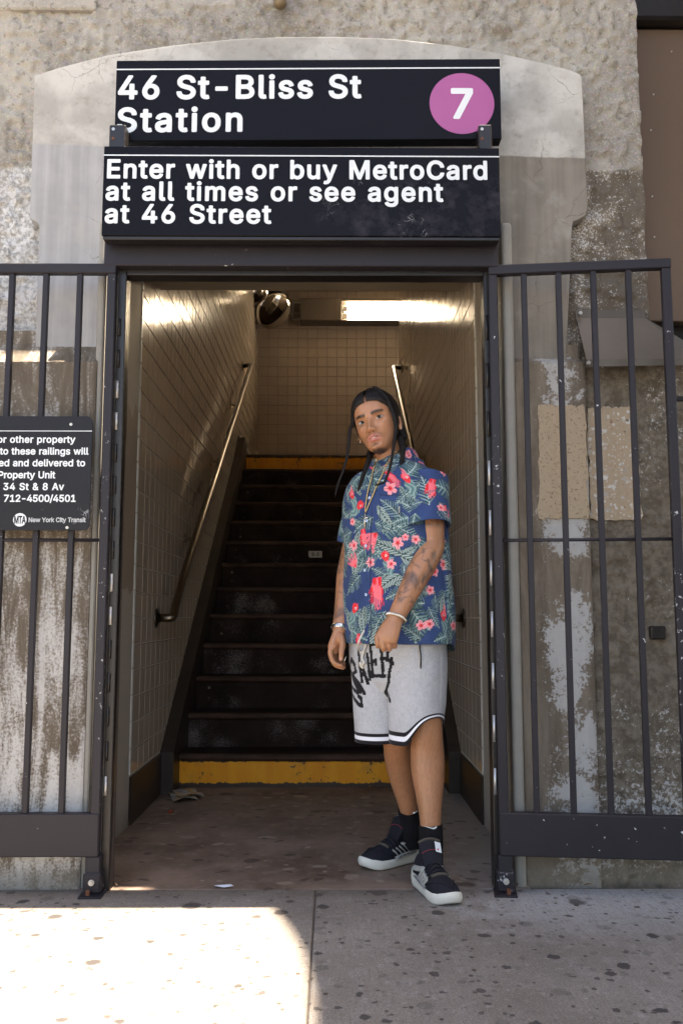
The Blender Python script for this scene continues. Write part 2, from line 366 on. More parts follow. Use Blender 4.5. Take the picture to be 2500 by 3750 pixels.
# ================================================================== station front
XL, XR, Y0, ZL = -.8705, .6392, 3.898, 2.334
fac = thing('station_wall', 'rough concrete station wall with an arched panel around the stair entrance', 'wall', (0, 3.1, 0))
def grid_wall(name, x0, x1, z0, z1, y, step, amp, mat, parent, hole=None, seed=0, big=0):
    nx, nz = int((x1 - x0) / step) + 1, int((z1 - z0) / step) + 1
    X, Z = np.meshgrid(np.linspace(x0, x1, nx), np.linspace(z0, z1, nz))
    n = fbm(X * 55 + seed, Z * 55, oct=3, gain=.6); lump = vnoise(X * 34 + seed, Z * 34)
    D = amp * (.65 * n + .6 * sstep(.5, .8, lump) + .5 * fbm(X * 6, Z * 6 + seed, oct=2))
    if big: D = D + big(X, Z)
    Yv = y - D
    idx = np.arange(nx * nz).reshape(nz, nx); a, b, c, d = idx[:-1, :-1].ravel(), idx[:-1, 1:].ravel(), idx[1:, 1:].ravel(), idx[1:, :-1].ravel()
    if hole is not None:
        cx, cz = (X[:-1, :-1] + step / 2).ravel(), (Z[:-1, :-1] + step / 2).ravel(); k = ~((cx > hole[0]) & (cx < hole[1]) & (cz < hole[2])); a, b, c, d = a[k], b[k], c[k], d[k]
    o = mesh_obj(name, np.stack([X.ravel(), Yv.ravel(), Z.ravel()], 1), np.stack([a, b, c, d], 1).tolist(), mat, None, True)
    return adopt(o, parent)
def broken(X, Z):   # the ragged seam and the spalled lumps right of the arch
    s = .012 * np.exp(-((Z - (3.22 + .012 * np.sin(X * 5))) / .012) ** 2) * (X > -.15) * (X < .7) * (vnoise(X * 40, Z * 40) > .35)
    b = np.exp(-(((X - .68) / .16) ** 2 + ((Z - 3.13) / .16) ** 2) * 1.0)
    return s - .03 * b * (vnoise(X * 24 + 5, Z * 24) - .35)
grid_wall('rough_wall_face', -1.72, 1.156, 1.72, 3.42, 3.176, .0065, .023, MR, fac, (-.86, .63, 2.46), 3, broken)
box('upper_wall', -6, 1.150, 3.155, 3.9, 3.42, 6.0, MR, fac, .01)
box('wall_core', -6, -1.70, 3.16, 9, -.05, 3.44, MR, fac, .01)
box('wall_core', -1.72, -.90, 3.19, 9.0, -.05, 3.44, MPL, fac, 0)
box('wall_core', .668, 1.150, 3.19, 9.0, -.05, 3.44, MPR, fac, 0)
box('wall_core', -.91, .67, 3.19, 3.3, 2.44, 3.44, MR, fac, 0)
# arched smooth surround
arch = [(-1.112, 2.872), (-1.02, 2.905), (-.845, 2.955), (-.601, 2.996), (-.40, 3.020), (-.209, 3.032), (0, 3.034), (.218, 3.027), (.42, 3.004), (.619, 2.971), (.79, 2.930), (.880, 2.905), (.915, 2.888), (.922, 2.872)]
ring = arch + [(.928, 2.362), (.921, 2.338), (.900, 2.325), (.872, 2.312), (.868, 2.290), (.826, 1.70), (.626, 1.70), (.626, 2.30), (-.84, 2.30), (-.84, 1.70), (-1.068, 1.70), (-1.072, 2.292), (-1.082, 2.302), (-1.108, 2.318)]
prism('arched_surround', ring, 3.098, 3.165, MS, fac, .004)
# lower piers, sloped ledges
def pier(name, x0, x1, yf, yb, z1, z2, mat, step=.008, amp=.003, seed=1):
    """pier face with a sloped weathering on top: front plane yf up to z1, slope back to yb at z2"""
    nx = int((x1 - x0) / step) + 1; zs = np.concatenate([np.arange(-.05, z1, step), [z1, z1 + .004], np.linspace(z1 + .02, z2, 6), [z2 + .05]])
    yy = np.where(zs <= z1, yf, yf + (yb - yf) * np.clip((zs - z1) / (z2 - z1), 0, 1))
    X, Z = np.meshgrid(np.linspace(x0, x1, nx), zs); Y = np.repeat(yy[:, None], nx, 1)
    D = amp * (fbm(X * 60 + seed, Z * 60, oct=3) + .8 * fbm(X * 9, Z * 9 + seed, oct=2) - .9)
    e = np.minimum(X - x0, x1 - X); Y = Y - D + .006 * np.exp(-(e / .006) ** 2)
    Z = Z + .006 * (fbm(X * 30 + seed, Z * 0 + 2.2, oct=3) - .5) * (np.abs(Z - z1) < .03)
    idx = np.arange(X.size).reshape(X.shape); a, b, c, d = idx[:-1, :-1].ravel(), idx[:-1, 1:].ravel(), idx[1:, 1:].ravel(), idx[1:, :-1].ravel()
    V_ = np.stack([X.ravel(), Y.ravel(), Z.ravel()], 1); F_ = np.stack([a, b, c, d], 1).tolist()
    # returns at both ends
    n0 = len(V_); m = len(zs); lft, rgt = idx[:, 0], idx[:, -1]
    V_ = np.concatenate([V_, np.stack([np.full(m, x0), np.full(m, 3.3), zs], 1), np.stack([np.full(m, x1), np.full(m, 3.3), zs], 1)])
    for i in range(m - 1):
        F_.append((lft[i], lft[i + 1], n0 + i + 1, n0 + i)); F_.append((rgt[i], n0 + m + i, n0 + m + i + 1, rgt[i + 1]))
    return adopt(mesh_obj(name, V_, F_, mat, None, False), fac)
pier('pier_base', -1.75, -.826, 3.018, 3.112, 1.758, 1.850, MPL, seed=4)
pier('pier_base', .632, .884, 3.046, 3.102, 1.768, 1.800, MPR, seed=9)
grid_wall('pier_flank', .884, 1.60, -.05, 1.80, 3.092, .007, .014, MPR, fac, None, 21)
box('corner_bead', -.836, -.808, 3.03, 3.30, -.04, 2.28, MGREY, fac, .012, 3)
box('corner_bead', .596, .634, 3.03, 3.30, -.04, 2.28, MGREY, fac, .014, 3)
# unpainted tan patches with pebbles
mt = NT('tan_patch', .9, spec=.2); q = mt.noise(90, 4, .7); px = 0
c = mt.mix(q, (.33, .255, .175), (.47, .375, .265)); c = mt.mix(mt.math('MULTIPLY', mt.step(mt.noise(120, 2), .60, .66), .6), c, (.12, .08, .055))
mt.base(c).bump(q, .4, .004)
mt2 = NT('tan_pebble_patch', .85, spec=.25); q = mt2.noise(80, 4, .7)
c = mt2.mix(q, (.29, .22, .15), (.45, .36, .26))
for sc, th in ((34, .50), (56, .42), (95, .45)):
    v = mt2.mix(.02, mt2.pos(), mt2.noise(60, 2, out=1), 'ADD'); d, cc = mt2.vor2(sc, v); r_ = mt2.sep(cc)
    mk = mt2.math('MULTIPLY', mt2.step(d, .34, .28), mt2.step(r_[0], th, th + .02))
    c = mt2.mix(mk, c, mt2.ramp(r_[1], [(0, (.20, .085, .04)), (.25, (.40, .33, .25)), (.6, (.55, .53, .50)), (1, (.30, .27, .23))]))
mt2.base(c).bump(q, .4, .004)
def ragged(pts, amp=.0035, n=16):
    out = []
    for (a, b), (c_, d_) in zip(pts, pts[1:] + pts[:1]):
        for k in range(n): t_ = k / n; out.append((a + (c_ - a) * t_ + RNG.normal(0, amp), b + (d_ - b) * t_ + RNG.normal(0, amp)))
    return out
prism('repair_patch', ragged([(.706, 1.212), (.878, 1.215), (.876, 1.612), (.716, 1.612)]), 3.039, 3.055, mt.m, fac)
prism('repair_patch', ragged([(.893, 1.215), (1.074, 1.213), (1.064, 1.56), (1.05, 1.617), (.893, 1.612)]), 3.072, 3.090, mt2.m, fac)
k_ = at(222, 26, 3.15); box('cornice_block', -1.72, k_.x, 3.138, 3.20, k_.z, 3.45, MR, fac, .006)
# pipe cap over the arch
pc = at(405, 12, 3.0)
tube('pipe_stub', [at(643, -6, 3.16), at(643, 6, 3.10), at(643, 6, 3.02)], .024, plain('dirty_brass', (.20, .15, .09), .5, .5, .3, 60), fac, 18)

# ================================================================== the viaduct deck overhead (casts the shade)
ZD = 6.0
curve = [gnd(*q) for q in ((575, 2074), (598, 2074.5), (613, 2080), (628, 2094), (645, 2115), (660, 2137), (674, 2160), (685, 2184), (697, 2222), (705, 2262), (710, 2305), (711, 2360))]
curve = [Vector((q.x, q.y, 0)) - SUN_D * ((ZD + .8) / -SUN_D.z) for q in curve]
edge = [(curve[0].x - .35, 12), (curve[0].x - .35, curve[0].y + .003)] + [(q.x, q.y) for q in curve] + [(curve[-1].x + .01, -4.5)]
poly = edge + [(16, -4.5), (16, 12)]
struct(box('viaduct_deck', -14, -.15, 1.3, 12, ZD, ZD + .8, plain('deck_concrete_far', (.30, .27, .235), .9, 0, .2, 3), None, .01), 'unseen concrete deck left of the gap, added to cut the sky light')  # left deck added out of view; cuts overhead sky, short to admit front light
n = len(poly); vv = [(x, y, ZD) for x, y in poly] + [(x, y, ZD + .8) for x, y in poly]
bm = bmesh.new(); vs = [bm.verts.new(p) for p in vv]; bm.faces.new(vs[:n]); bm.faces.new(vs[n:])
for i in range(n): bm.faces.new((vs[i], vs[(i + 1) % n], vs[n + (i + 1) % n], vs[n + i]))
bmesh.ops.triangulate(bm, faces=[f for f in bm.faces if len(f.verts) > 4])
struct(bm_obj('viaduct_deck', bm, plain('deck_concrete', (.30, .27, .235), .9, 0, .2, 3)), 'concrete deck of the elevated line over the sidewalk')
struct(box('added_shade_pillar', 2.1, 3.4, -1.6, 1.2, -.02, ZD, plain('shade_pillar_concrete', (.26, .23, .20), .9, 0, .2, 3), None, .02), 'added concrete pillar out of view that blocks light from the right')  # unseen pillar, added so the light comes more from the left
# neighbouring bay seen past the right edge: brown metal wall cladding, sheet flashing
mb = NT('brown_metal_sheet', .5, .15, .4); nb = mb.noise(.9, 3, .5)
mb.base(mb.mix(nb, (.12, .078, .052), (.17, .115, .08))).rough(mb.mix(nb, (.38, .38, .38), (.55, .55, .55)))
cl = thing('metal_cladding', 'smooth brown sheet metal cladding in the upper right corner', 'cladding', (1.9, 3.4, 2))
z0 = at(1500, 738, 3.36).z
z1c = at(1500, 64, 3.36).z
box('panel', 1.172, 2.9, 3.36, 3.42, z0, z1c - .005, mb.m, cl, .004)
box('panel', 1.172, 2.9, 3.30, 3.42, z1c, z1c + 1.2, MBLK, cl, .01)
for a, b in ((1499, 218), (1493, 300), (1496, 452), (1501, 545), (1540, 120)):
    p_ = at(a, b, 3.36); v_, f_ = cyl_vf((p_.x, 3.355, p_.z), (0, 1, 0), .0035, .01, 8); adopt(mesh_obj('rivet', v_, f_, MZINC), cl)
box('backing', 1.156, 3.2, 3.44, 3.6, -.05, 6, MBLK, cl, 0)
mg = NT('galvanised_sheet', .5, .35, .4); ng = mg.noise(7, 5, .6); mg.base(mg.mix(ng, (.10, .088, .075), (.155, .138, .12))).rough(mg.mix(ng, (.32, .32, .32), (.55, .55, .55)))
fs = thing('sheet_flashing', 'bent grey sheet metal flashing bolted above the right pier', 'flashing', (1.1, 3.1, 1.8))
def sheet(name, pts, mat, parent, th=.003):
    a = [Vector(p) for p in pts]; nn = (a[1] - a[0]).cross(a[2] - a[0]).normalized() * th
    v = [tuple(p) for p in a] + [tuple(p + nn) for p in a]; n = len(a); F_ = [tuple(range(n)), tuple(range(2 * n - 1, n - 1, -1))] + [(i, (i + 1) % n, n + (i + 1) % n, n + i) for i in range(n)]
    return adopt(mesh_obj(name, v, F_, mat), parent)
A = lambda x, y, Y: tuple(at(x, y, Y))
sheet('flange', [A(1321, 712, 3.125), A(1480, 712, 3.125), A(1481, 732, 3.122), A(1322, 732, 3.122)], mg.m, fs)
sheet('cover', [A(1323, 731, 3.12), A(1482, 731, 3.12), A(1600, 800, 2.985), A(1600, 828, 2.985), A(1347, 828, 2.985)], mg.m, fs)
sheet('lip', [A(1347, 826, 2.983), A(1600, 824, 2.983), A(1600, 838, 2.985), A(1349, 842, 2.985)], mg.m, fs)
for a, b in ((1331, 720), (1350, 834)):
    p_ = at(a, b, 3.11 if b < 800 else 2.98); v_, f_ = cyl_vf((p_.x, p_.y - .008, p_.z), (0, 1, 0), .007, .012, 10); adopt(mesh_obj('bolt', v_, f_, MZINC), fs)
# ================================================================== stairwell: tiled walls, floor, ceiling, stairs
T = .1125
def m_tile(name, c1, c2, rough=.2):
    t = NT(name, rough, spec=.36)
    info = t.new('ShaderNodeObjectInfo').outputs['Random']; n = t.noise(3, 4, .6); f = t.noise(900, 1)
    k = t.math('ADD', t.math('MULTIPLY', info, .35), t.math('MULTIPLY', n, .65))
    return t.base(t.mix(k, c1, c2)).rough(t.mix(n, (rough * .8,) * 3, (rough * 1.5,) * 3)).bump(t.noise(18, 2), .05, .004).m
MT = m_tile('glazed_beige_tile', (.45, .38, .31), (.54, .465, .385), .12)
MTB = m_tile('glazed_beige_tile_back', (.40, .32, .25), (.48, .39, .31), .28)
MG = plain('pale_grout', (.52, .49, .44), .9, 0, .25, 30)
MGD = plain('dark_grout', (.16, .13, .10), .9, 0, .3, 30)
MTRIM = plain('grey_bullnose_tile', (.60, .61, .58), .35, 0, .14, 24)
def m_dark(name, a, b, rough=.6, spec=.4, scuff=.0):
    t = NT(name, rough, spec=spec); n = t.noise(5, 6, .65); f = t.noise(1, 5, .7, t.scale(t.pos(), (26, 8, 60)))
    c = t.mix(t.step(n, .3, .7), a, b)
    if scuff:
        x, y, z = t.sep(t.pos())
        s = t.math('ADD', t.math('MULTIPLY', t.noise(160, 3, .8), .5), t.math('MULTIPLY', t.noise(3.5, 4, .6), .62))
        c = t.mix(t.math('MULTIPLY', t.step(s, .60, .74), scuff), c, (.20, .17, .16))
    return t.base(c).rough(t.mix(n, (rough * .75,) * 3, (rough * 1.2,) * 3)).bump(f, .12, .002).m
MDK = m_dark('dark_base_paint', (.022, .016, .013), (.05, .036, .028), .45)
MRI = m_dark('dark_riser', (.016, .0095, .0075), (.034, .021, .017), .65, .06, .9)
MTR = m_dark('dark_tread', (.018, .010, .008), (.042, .025, .019), .65, .08, .3)
MNO = m_dark('brown_nosing', (.040, .022, .015), (.085, .048, .034), .55, .10, .1)
def m_yellow():
    t = NT('worn_yellow_paint', .55, spec=.4); n = t.noise(7, 6, .7); n2 = t.noise(45, 5, .7); st = t.noise(1, 4, .6, t.scale(t.pos(), (16, 1, 3)))
    c = t.mix(t.step(st, .3, .7), (.84, .29, .004), (.90, .37, .010)); c = t.mix(t.math('MULTIPLY', t.step(n, .5, .75), .5), c, (.42, .26, .08))
    x, y, z = t.sep(t.pos()); zz = t.math('MODULO', t.math('ADD', z, .0), 3)
    w = t.math('ADD', t.math('MULTIPLY', n2, .55), t.math('MULTIPLY', n, .55))
    for lo, hi in ((.150, .140), (2.336, 2.318)): pass
    e1 = t.math('MULTIPLY', t.step(z, .118, .134), t.step(z, 1.0, .9)); e2 = t.step(z, 2.296, 2.312); e3 = t.math('MULTIPLY', t.step(z, .028, .008), 1.0)
    e = t.math('MAXIMUM', t.math('MAXIMUM', e1, e2), e3)
    c = t.mix(t.step(t.math('ADD', w, t.math('MULTIPLY', e, .22)), .62, .67), c, (.055, .032, .022))
    return t.base(c).bump(n2, .15, .002).m
MY = m_yellow()

def tile_mesh(name, w, hgt, mat, b=.0035, d=.004):
    """one glazed tile lying in the local y,z plane, face towards +x"""
    w2, h2 = w / 2, hgt / 2
    v = [(0, -w2, -h2), (0, w2, -h2), (0, w2, h2), (0, -w2, h2), (d, -w2 + b, -h2 + b), (d, w2 - b, -h2 + b), (d, w2 - b, h2 - b), (d, -w2 + b, h2 - b)]
    me = bpy.data.meshes.new(name); me.from_pydata(v, [], [(4, 5, 6, 7), (0, 1, 5, 4), (1, 2, 6, 5), (2, 3, 7, 6), (3, 0, 4, 7)]); me.update(); me.materials.append(mat)
    return me
def tiled(wall, spots, face, mat, first=300):
    """spots: (pos along wall, height, w, h) seen largest first; face: function -> world pos, rot z"""
    cache = {}; rest_v, rest_f = [], []
    for i, (s, z, w, hh) in enumerate(spots):
        key = (round(w, 3), round(hh, 3))
        if key not in cache: cache[key] = tile_mesh('tile', w - .0028, hh - .0028, mat)
        pos, rz = face(s, z); tx, tz = RNG.normal(0, .0035), RNG.normal(0, .0035)
        Mx = Matrix.Translation(pos) @ Matrix.Rotation(rz, 4, 'Z') @ Matrix.Rotation(tx, 4, 'Y') @ Matrix.Rotation(tz, 4, 'Z')
        if i < first:
            o = bpy.data.objects.new('tile', cache[key]); COL.objects.link(o); o.parent = wall
            o.matrix_local = Matrix.Translation(-wall.location) @ Mx
        else:
            n0 = len(rest_v); rest_v += [Mx @ v.co for v in cache[key].vertices]; rest_f += [tuple(n0 + k for k in p.vertices) for p in cache[key].polygons]
    if rest_v:
        o = adopt(mesh_obj('far_tiles', rest_v, rest_f, mat), wall); o['kind'] = 'stuff'
def stair_z(Y): return .165 + (Y - 4.73) / .27 * .1812    # nosing line
def strip_low(Y):   # lower limit of the tiles on the side walls
    if Y < 4.62: return .195
    return min(ZL + .20, max(.195, .20 + (Y - 4.62) * .669))
CEIL = 4.66
for side, X, lab in ((1, XL, 'glazed beige tile wall along the left handrail'), (-1, XR, 'glazed beige tile wall beside the man, right of the stairs')):
    yend = 9.918 if side == 1 else 8.52
    w = thing('tiled_wall', lab, 'wall', (X, Y0, 0))
    # grout backing with thickness
    x0, x1 = (X - .12, X) if side == 1 else (X, X + .12)
    box('backing', x0, x1, Y0 + .003, yend, -.05, CEIL + .1, MG if True else MGD, w, 0)
    # untiled painted stretch at the mouth of the passage
    a0, a1 = (X - .12, X + .012) if side == 1 else (X - .012, X + .12)
    if side == 1: box('painted_reveal', -.90, XL + .002, 3.22, Y0 - .006, -.05, 2.5, MV, w, .004)
    else: box('painted_reveal', XR - .002, .67, 3.22, Y0 - .006, -.05, 2.5, MV, w, .004)
    # bullnose edge pieces
    zz = .205
    while zz < 2.6:
        hh = T
        c0, c1 = (X - .01, X + .007) if side == 1 else (X - .007, X + .01)
        box('edge_tile', c0, c1, Y0 - .022, Y0 + .003, zz + .002, zz + hh - .002, MTRIM, w, .004, 2); zz += hh
    # dark base band and sloped band against the stairs
    b0, b1 = (X - .01, X + .010) if side == 1 else (X - .010, X + .01)
    box('base_band', b0, b1, Y0 - .004, 4.66, -.05, .197, MDK, w, .004)
    spots = []
    z_joint = Zj = EYE.z + 12.875 * T
    zrow = Zj - 20 * T
    while zrow < CEIL:
        yy = Y0 + .006
        k = 0
        while yy < yend - .02:
            ww = min(T * (1.0 if k else 1.24), yend - yy); cy = yy + ww / 2
            lo = strip_low(cy) + .012
            top = EYE.z + cy * .372 + .30
            z1 = zrow + T
            if z1 > lo + .015 and zrow < min(top, CEIL):
                za = max(zrow, lo if cy < 4.6 else zrow - 1)
                if z1 > lo - .02 and z1 - za > .012: spots.append((cy, (za + z1) / 2, ww, z1 - za))
            yy += ww; k += 1
        zrow += T
    spots.sort(key=lambda s: s[0])
    if side == 1: face = lambda s, z: (Vector((XL, s, z)), 0.0)
    else: face = lambda s, z: (Vector((XR, s, z)), math.pi)
    tiled(w, spots, face, MT)
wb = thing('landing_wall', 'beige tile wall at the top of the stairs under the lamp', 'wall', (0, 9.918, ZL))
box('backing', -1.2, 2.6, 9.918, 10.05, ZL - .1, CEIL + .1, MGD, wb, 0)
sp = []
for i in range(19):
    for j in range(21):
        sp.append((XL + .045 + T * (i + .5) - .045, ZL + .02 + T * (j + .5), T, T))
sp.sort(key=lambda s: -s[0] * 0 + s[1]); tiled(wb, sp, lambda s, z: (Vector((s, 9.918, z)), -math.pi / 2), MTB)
struct(box('landing_floor', -.99, 2.6, 8.0, 10.0, ZL - .2, ZL - .002, MTR, None, .003), 'dark landing floor at the top of the stairs')
# ceiling: low over the mouth, rising with the stairs, flat over the landing
mc = plain('glossy_cream_ceiling', (.40, .34, .26), .22, 0, .25, 3)
cv = [(-.95, 3.2, 2.46), (.72, 3.2, 2.46), (-.95, 4.3, 2.5), (.72, 4.3, 2.5), (-1.0, 8.53, CEIL), (2.6, 8.53, CEIL), (-1.0, 10.05, CEIL), (2.6, 10.05, CEIL)]
cv2 = [(x, y, z + .15) for x, y, z in cv]
cf = [(0, 2, 3, 1), (2, 4, 5, 3), (4, 6, 7, 5)]; cf2 = [tuple(8 + i for i in reversed(f)) for f in cf]
struct(mesh_obj('ceiling', cv + cv2, cf + cf2 + [(0, 1, 9, 8), (6, 14, 15, 7)], mc), 'cream painted ceiling over the stairs')
struct(box('stairwell_shell', 2.6, 2.7, 8.4, 10.0, ZL - .2, 4.8, MTB, None, 0), 'far side wall of the landing')

# ------------------------------------------------------------------ staircase
MBOLT = plain('dull_bolt', (.14, .11, .09), .5, .5, .2, 90)
stc = thing('staircase', 'dark worn staircase with yellow first and last risers', 'stairs', (0, 4.73, 0))
SX0, SX1 = -.800, .575
zs = [0, .165] + [.165 + .1812 * k for k in range(1, 13)]
zs[13] = ZL
for k in range(1, 14):
    Yk = 4.73 + .27 * (k - 1); z0_, z1_ = zs[k - 1], zs[k]; yel = k in (1, 13)
    # riser plate, slightly wavy
    nx = 60; X = np.linspace(SX0 - .004, SX1 + .004, nx); rows = np.linspace(z0_ - .01, z1_ - .030, 5)
    XX, ZZ = np.meshgrid(X, rows); YY = Yk + .012 + .0025 * (fbm(XX * 9 + k * 7, ZZ * 20, oct=3) - .5)
    idx = np.arange(XX.size).reshape(XX.shape); F_ = np.stack([idx[:-1, :-1].ravel(), idx[:-1, 1:].ravel(), idx[1:, 1:].ravel(), idx[1:, :-1].ravel()], 1).tolist()
    n0 = XX.size; V_ = np.stack([XX.ravel(), YY.ravel(), ZZ.ravel()], 1); V2 = V_.copy(); V2[:, 1] = Yk + .03
    adopt(mesh_obj('riser', np.concatenate([V_, V2]), F_ + [tuple(n0 + i for i in reversed(f)) for f in F_], MY if yel else MRI, None, True), stc)
    # rounded nosing
    prof = [(Yk + .03, z1_ - .034), (Yk + .006, z1_ - .034), (Yk - .004, z1_ - .030), (Yk - .010, z1_ - .022), (Yk - .011, z1_ - .012), (Yk - .006, z1_ - .003), (Yk + .002, z1_), (Yk + .03, z1_)]
    n = len(prof); xs = np.linspace(SX0 - .003, SX1 + .003, 30); V_ = []
    for x in xs:
        dz = .0022 * (vnoise(np.array(x * 6.), np.array(k * 3.1)) - .5) - .004 * math.exp(-((x - .0) / .45) ** 2)
        V_ += [(x, y, z + dz) for y, z in prof]
    F_ = [(i * n + j, i * n + (j + 1) % n, (i + 1) * n + (j + 1) % n, (i + 1) * n + j) for i in range(len(xs) - 1) for j in range(n)]
    nb = adopt(mesh_obj('nosing', V_, F_, MY if k == 13 else MNO, None, True), stc)
    if k < 13: box('tread', SX0 - .003, SX1 + .003, Yk + .028, Yk + .30, z1_ - .03, z1_ - .004, MTR, stc, 0)
    if not yel:
        for zz in (.055, .115):
            v_, f_ = cyl_vf((SX0 + .068 + .004 * (k % 2), Yk + .006, z0_ + zz), (0, 1, 0), .0075, .012, 10); adopt(mesh_obj('bolt', v_, f_, MBOLT if (k * 7 + int(zz * 100)) % 4 == 0 else MNO), stc)
if True:   # stringers
    for x0, x1 in ((XL + .001, SX0), (SX1, XR - .001)):
        pr = [(4.50, -.02), (4.50, .195), (4.56, .215), (4.64, .27)]
        pr = [(4.56, -.02), (4.56, .20), (4.60, .235)] + [(4.60 + .5 * i, .235 + .335 * i) for i in range(1, 7)] + [(7.86, ZL + .135), (8.05, ZL + .14), (8.05, ZL - .1), (7.9, ZL - .35), (4.95, -.02)]
        n = len(pr); V_ = [(x0, y, z) for y, z in pr] + [(x1, y, z) for y, z in pr]
        bm = bmesh.new(); vs = [bm.verts.new(p) for p in V_]; bm.faces.new(vs[:n]); bm.faces.new(vs[n:])
        for i in range(n): bm.faces.new((vs[i], vs[(i + 1) % n], vs[n + (i + 1) % n], vs[n + i]))
        bmesh.ops.recalc_face_normals(bm, faces=bm.faces); bmesh.ops.triangulate(bm, faces=[f for f in bm.faces if len(f.verts) > 4])
        adopt(bm_obj('stringer', bm, MDK), stc)
# dark skirting on the landing
box('skirting', XL - .002, XL + .012, 7.9, 9.91, ZL - .05, ZL + .16, MDK, stc, .003)

# ------------------------------------------------------------------ handrails
MSS = NT('brushed_steel', .30, 1.0, .5); MSS.base(MSS.mix(MSS.noise(3, 2), (.16, .125, .09), (.22, .18, .135))); MSS = MSS.m
for side, X, lab in ((1, XL, 'brushed steel handrail on the left tiled wall'), (-1, XR, 'brushed steel handrail behind the man on the right wall')):
    hr = thing('handrail', lab, 'handrail', (X, 4.3, .86), 'stair handrails')
    xr_ = X + side * .085; y1, z1 = (8.15, 3.215) if side == 1 else (8.08, 3.18)
    lowY = 4.36; low = [(X + side * .012, lowY, .868), (xr_ - side * .02, lowY, .868), (xr_, lowY + .012, .874)]
    P = [Vector(low[0]), Vector(low[1]), Vector(low[2]), Vector((xr_, lowY + .10, .868 + .075))]
    top = [Vector((xr_, y1, z1))]
    P2 = list(catmull([low[1], low[2], (xr_, lowY + .06, .91)], 6))
    path = [Vector(low[0])] + [Vector(p) for p in P2] + [Vector((xr_, lowY + .3, .868 + .225)), top[0], top[0] + Vector((-side * .02, .03, .012)), Vector((X + side * .012, y1 + .05, z1 + .01))]
    tube('rail', path, .0205, MSS, hr, 18)
    for yy, zz in ((lowY, .868), (y1 + .05, z1 + .01)):
        v_, f_ = cyl_vf((X + side * .006, yy, zz), (side, 0, 0), .046, .007, 22); adopt(mesh_obj('flange', v_, f_, MSS, None, False), hr)
    slope = (z1 - 1.093) / (y1 - (lowY + .3))
    for yy in (5.15, 6.18, 7.29):
        zc = 1.093 + (yy - lowY - .3) * slope
        parts = [tube_vf([(X + side * .006, yy, zc - .065), (X + side * .05, yy, zc - .065), (xr_ - side * .01, yy, zc - .045), (xr_, yy, zc - .015)], .007, 10), cyl_vf((X + side * .005, yy, zc - .065), (side, 0, 0), .03, .007, 16)]
        adopt(mesh_obj('bracket', *merge(parts), MSS, None, False), hr)
# ------------------------------------------------------------------ lamp, mirror, conduit, grille
lamp = thing('ceiling_lamp', 'long fluorescent lamp box lit at its right half', 'lamp', (.3, 9.83, 4.3))
MBX = plain('dull_lamp_box', (.20, .17, .14), .45, .3, .2, 12)
fz0, fz1 = 4.185, 4.445
box('housing', -.385, .085, 9.70, 9.912, fz0, fz1, MBX, lamp, .006)
box('back_plate', .085, 1.75, 9.86, 9.912, fz0, fz1, MBX, lamp, .003)
box('rim', .085, 1.75, 9.70, 9.86, fz1 - .035, fz1, MBX, lamp, .003)
box('rim', .085, 1.75, 9.72, 9.86, fz0, fz0 + .012, MBX, lamp, .003)
refl = NT('white_reflector', .4); refl.base((.8, .8, .78)); box('reflector', .09, 1.74, 9.846, 9.859, fz0 + .012, fz1 - .035, refl.m, lamp, 0)
em = NT('fluorescent_tube', .3); em.base((.9, .9, .86)); em.b.inputs['Emission Color'].default_value = (1, .88, .68, 1); em.b.inputs['Emission Strength'].default_value = 11
for zz in (fz0 + .075, fz0 + .16):
    v_, f_ = cyl_vf((.155, 9.80, zz), (1, 0, 0), .024, 1.55, 14); adopt(mesh_obj('tube', v_, f_, em.m, None, True), lamp)
    box('socket', .10, .15, 9.775, 9.845, zz - .03, zz + .03, plain('white_socket', (.6, .58, .54), .5), lamp, .004)
cd = thing('conduit', 'white painted conduit bend beside the lamp box', 'conduit', (-.45, 9.8, 4.3))
MWH = plain('white_pipe', (.50, .48, .44), .45, 0, .15, 40)
tube('pipe', catmull([(-.385, 9.84, fz0 + .06), (-.46, 9.84, fz0 + .06), (-.475, 9.84, fz0 + .10), (-.475, 9.84, fz1 - .06), (-.46, 9.84, fz1 - .02), (-.385, 9.84, fz1 - .02)], 5), .018, MWH, cd, 12)
tube('branch', [(-.385, 9.85, fz0 + .13), (-.57, 9.85, fz0 + .13)], .012, MWH, cd, 10)
mir = thing('convex_mirror', 'tilted round convex mirror in the upper corner of the stairwell', 'mirror', (-.70, 9.5, 4.3))
MMI = plain('mirror_chrome', (.62, .60, .56), .06, 1.0, .05, 5)
def dome(c, axis, r, h, nr=14, ns=36):
    ax = Vector(axis).normalized(); u = ax.orthogonal().normalized(); w_ = ax.cross(u); vv, ff = [tuple(Vector(c) + ax * h)], []
    for i in range(1, nr + 1):
        t_ = i / nr * math.pi / 2
        for k in range(ns): a = 2 * math.pi * k / ns; vv.append(tuple(Vector(c) + ax * h * math.cos(t_) + (u * math.cos(a) + w_ * math.sin(a)) * r * math.sin(t_)))
    for k in range(ns): ff.append((0, 1 + k, 1 + (k + 1) % ns))
    for i in range(nr - 1):
        for k in range(ns): a, b = 1 + i * ns + k, 1 + i * ns + (k + 1) % ns; ff.append((a, a + ns, b + ns, b))
    ff.append(tuple(1 + (nr - 1) * ns + k for k in range(ns)))
    return vv, ff
mcn = Vector((-.665, 9.45, 4.21)); mx = Vector((.52, -.62, -.58))
adopt(mesh_obj('mirror_face', *dome(mcn, mx, .215, .06), MMI, None, True), mir)
adopt(mesh_obj('mirror_back', *dome(mcn - mx.normalized() * .012, -mx, .218, .10), plain('black_mirror_back', (.02, .018, .016), .3), None, True), mir)
adopt(mesh_obj('corner_dome', *dome((XL + .012, 9.35, 4.40), (1, -.2, -.25), .19, .17), MMI, None, True), mir)
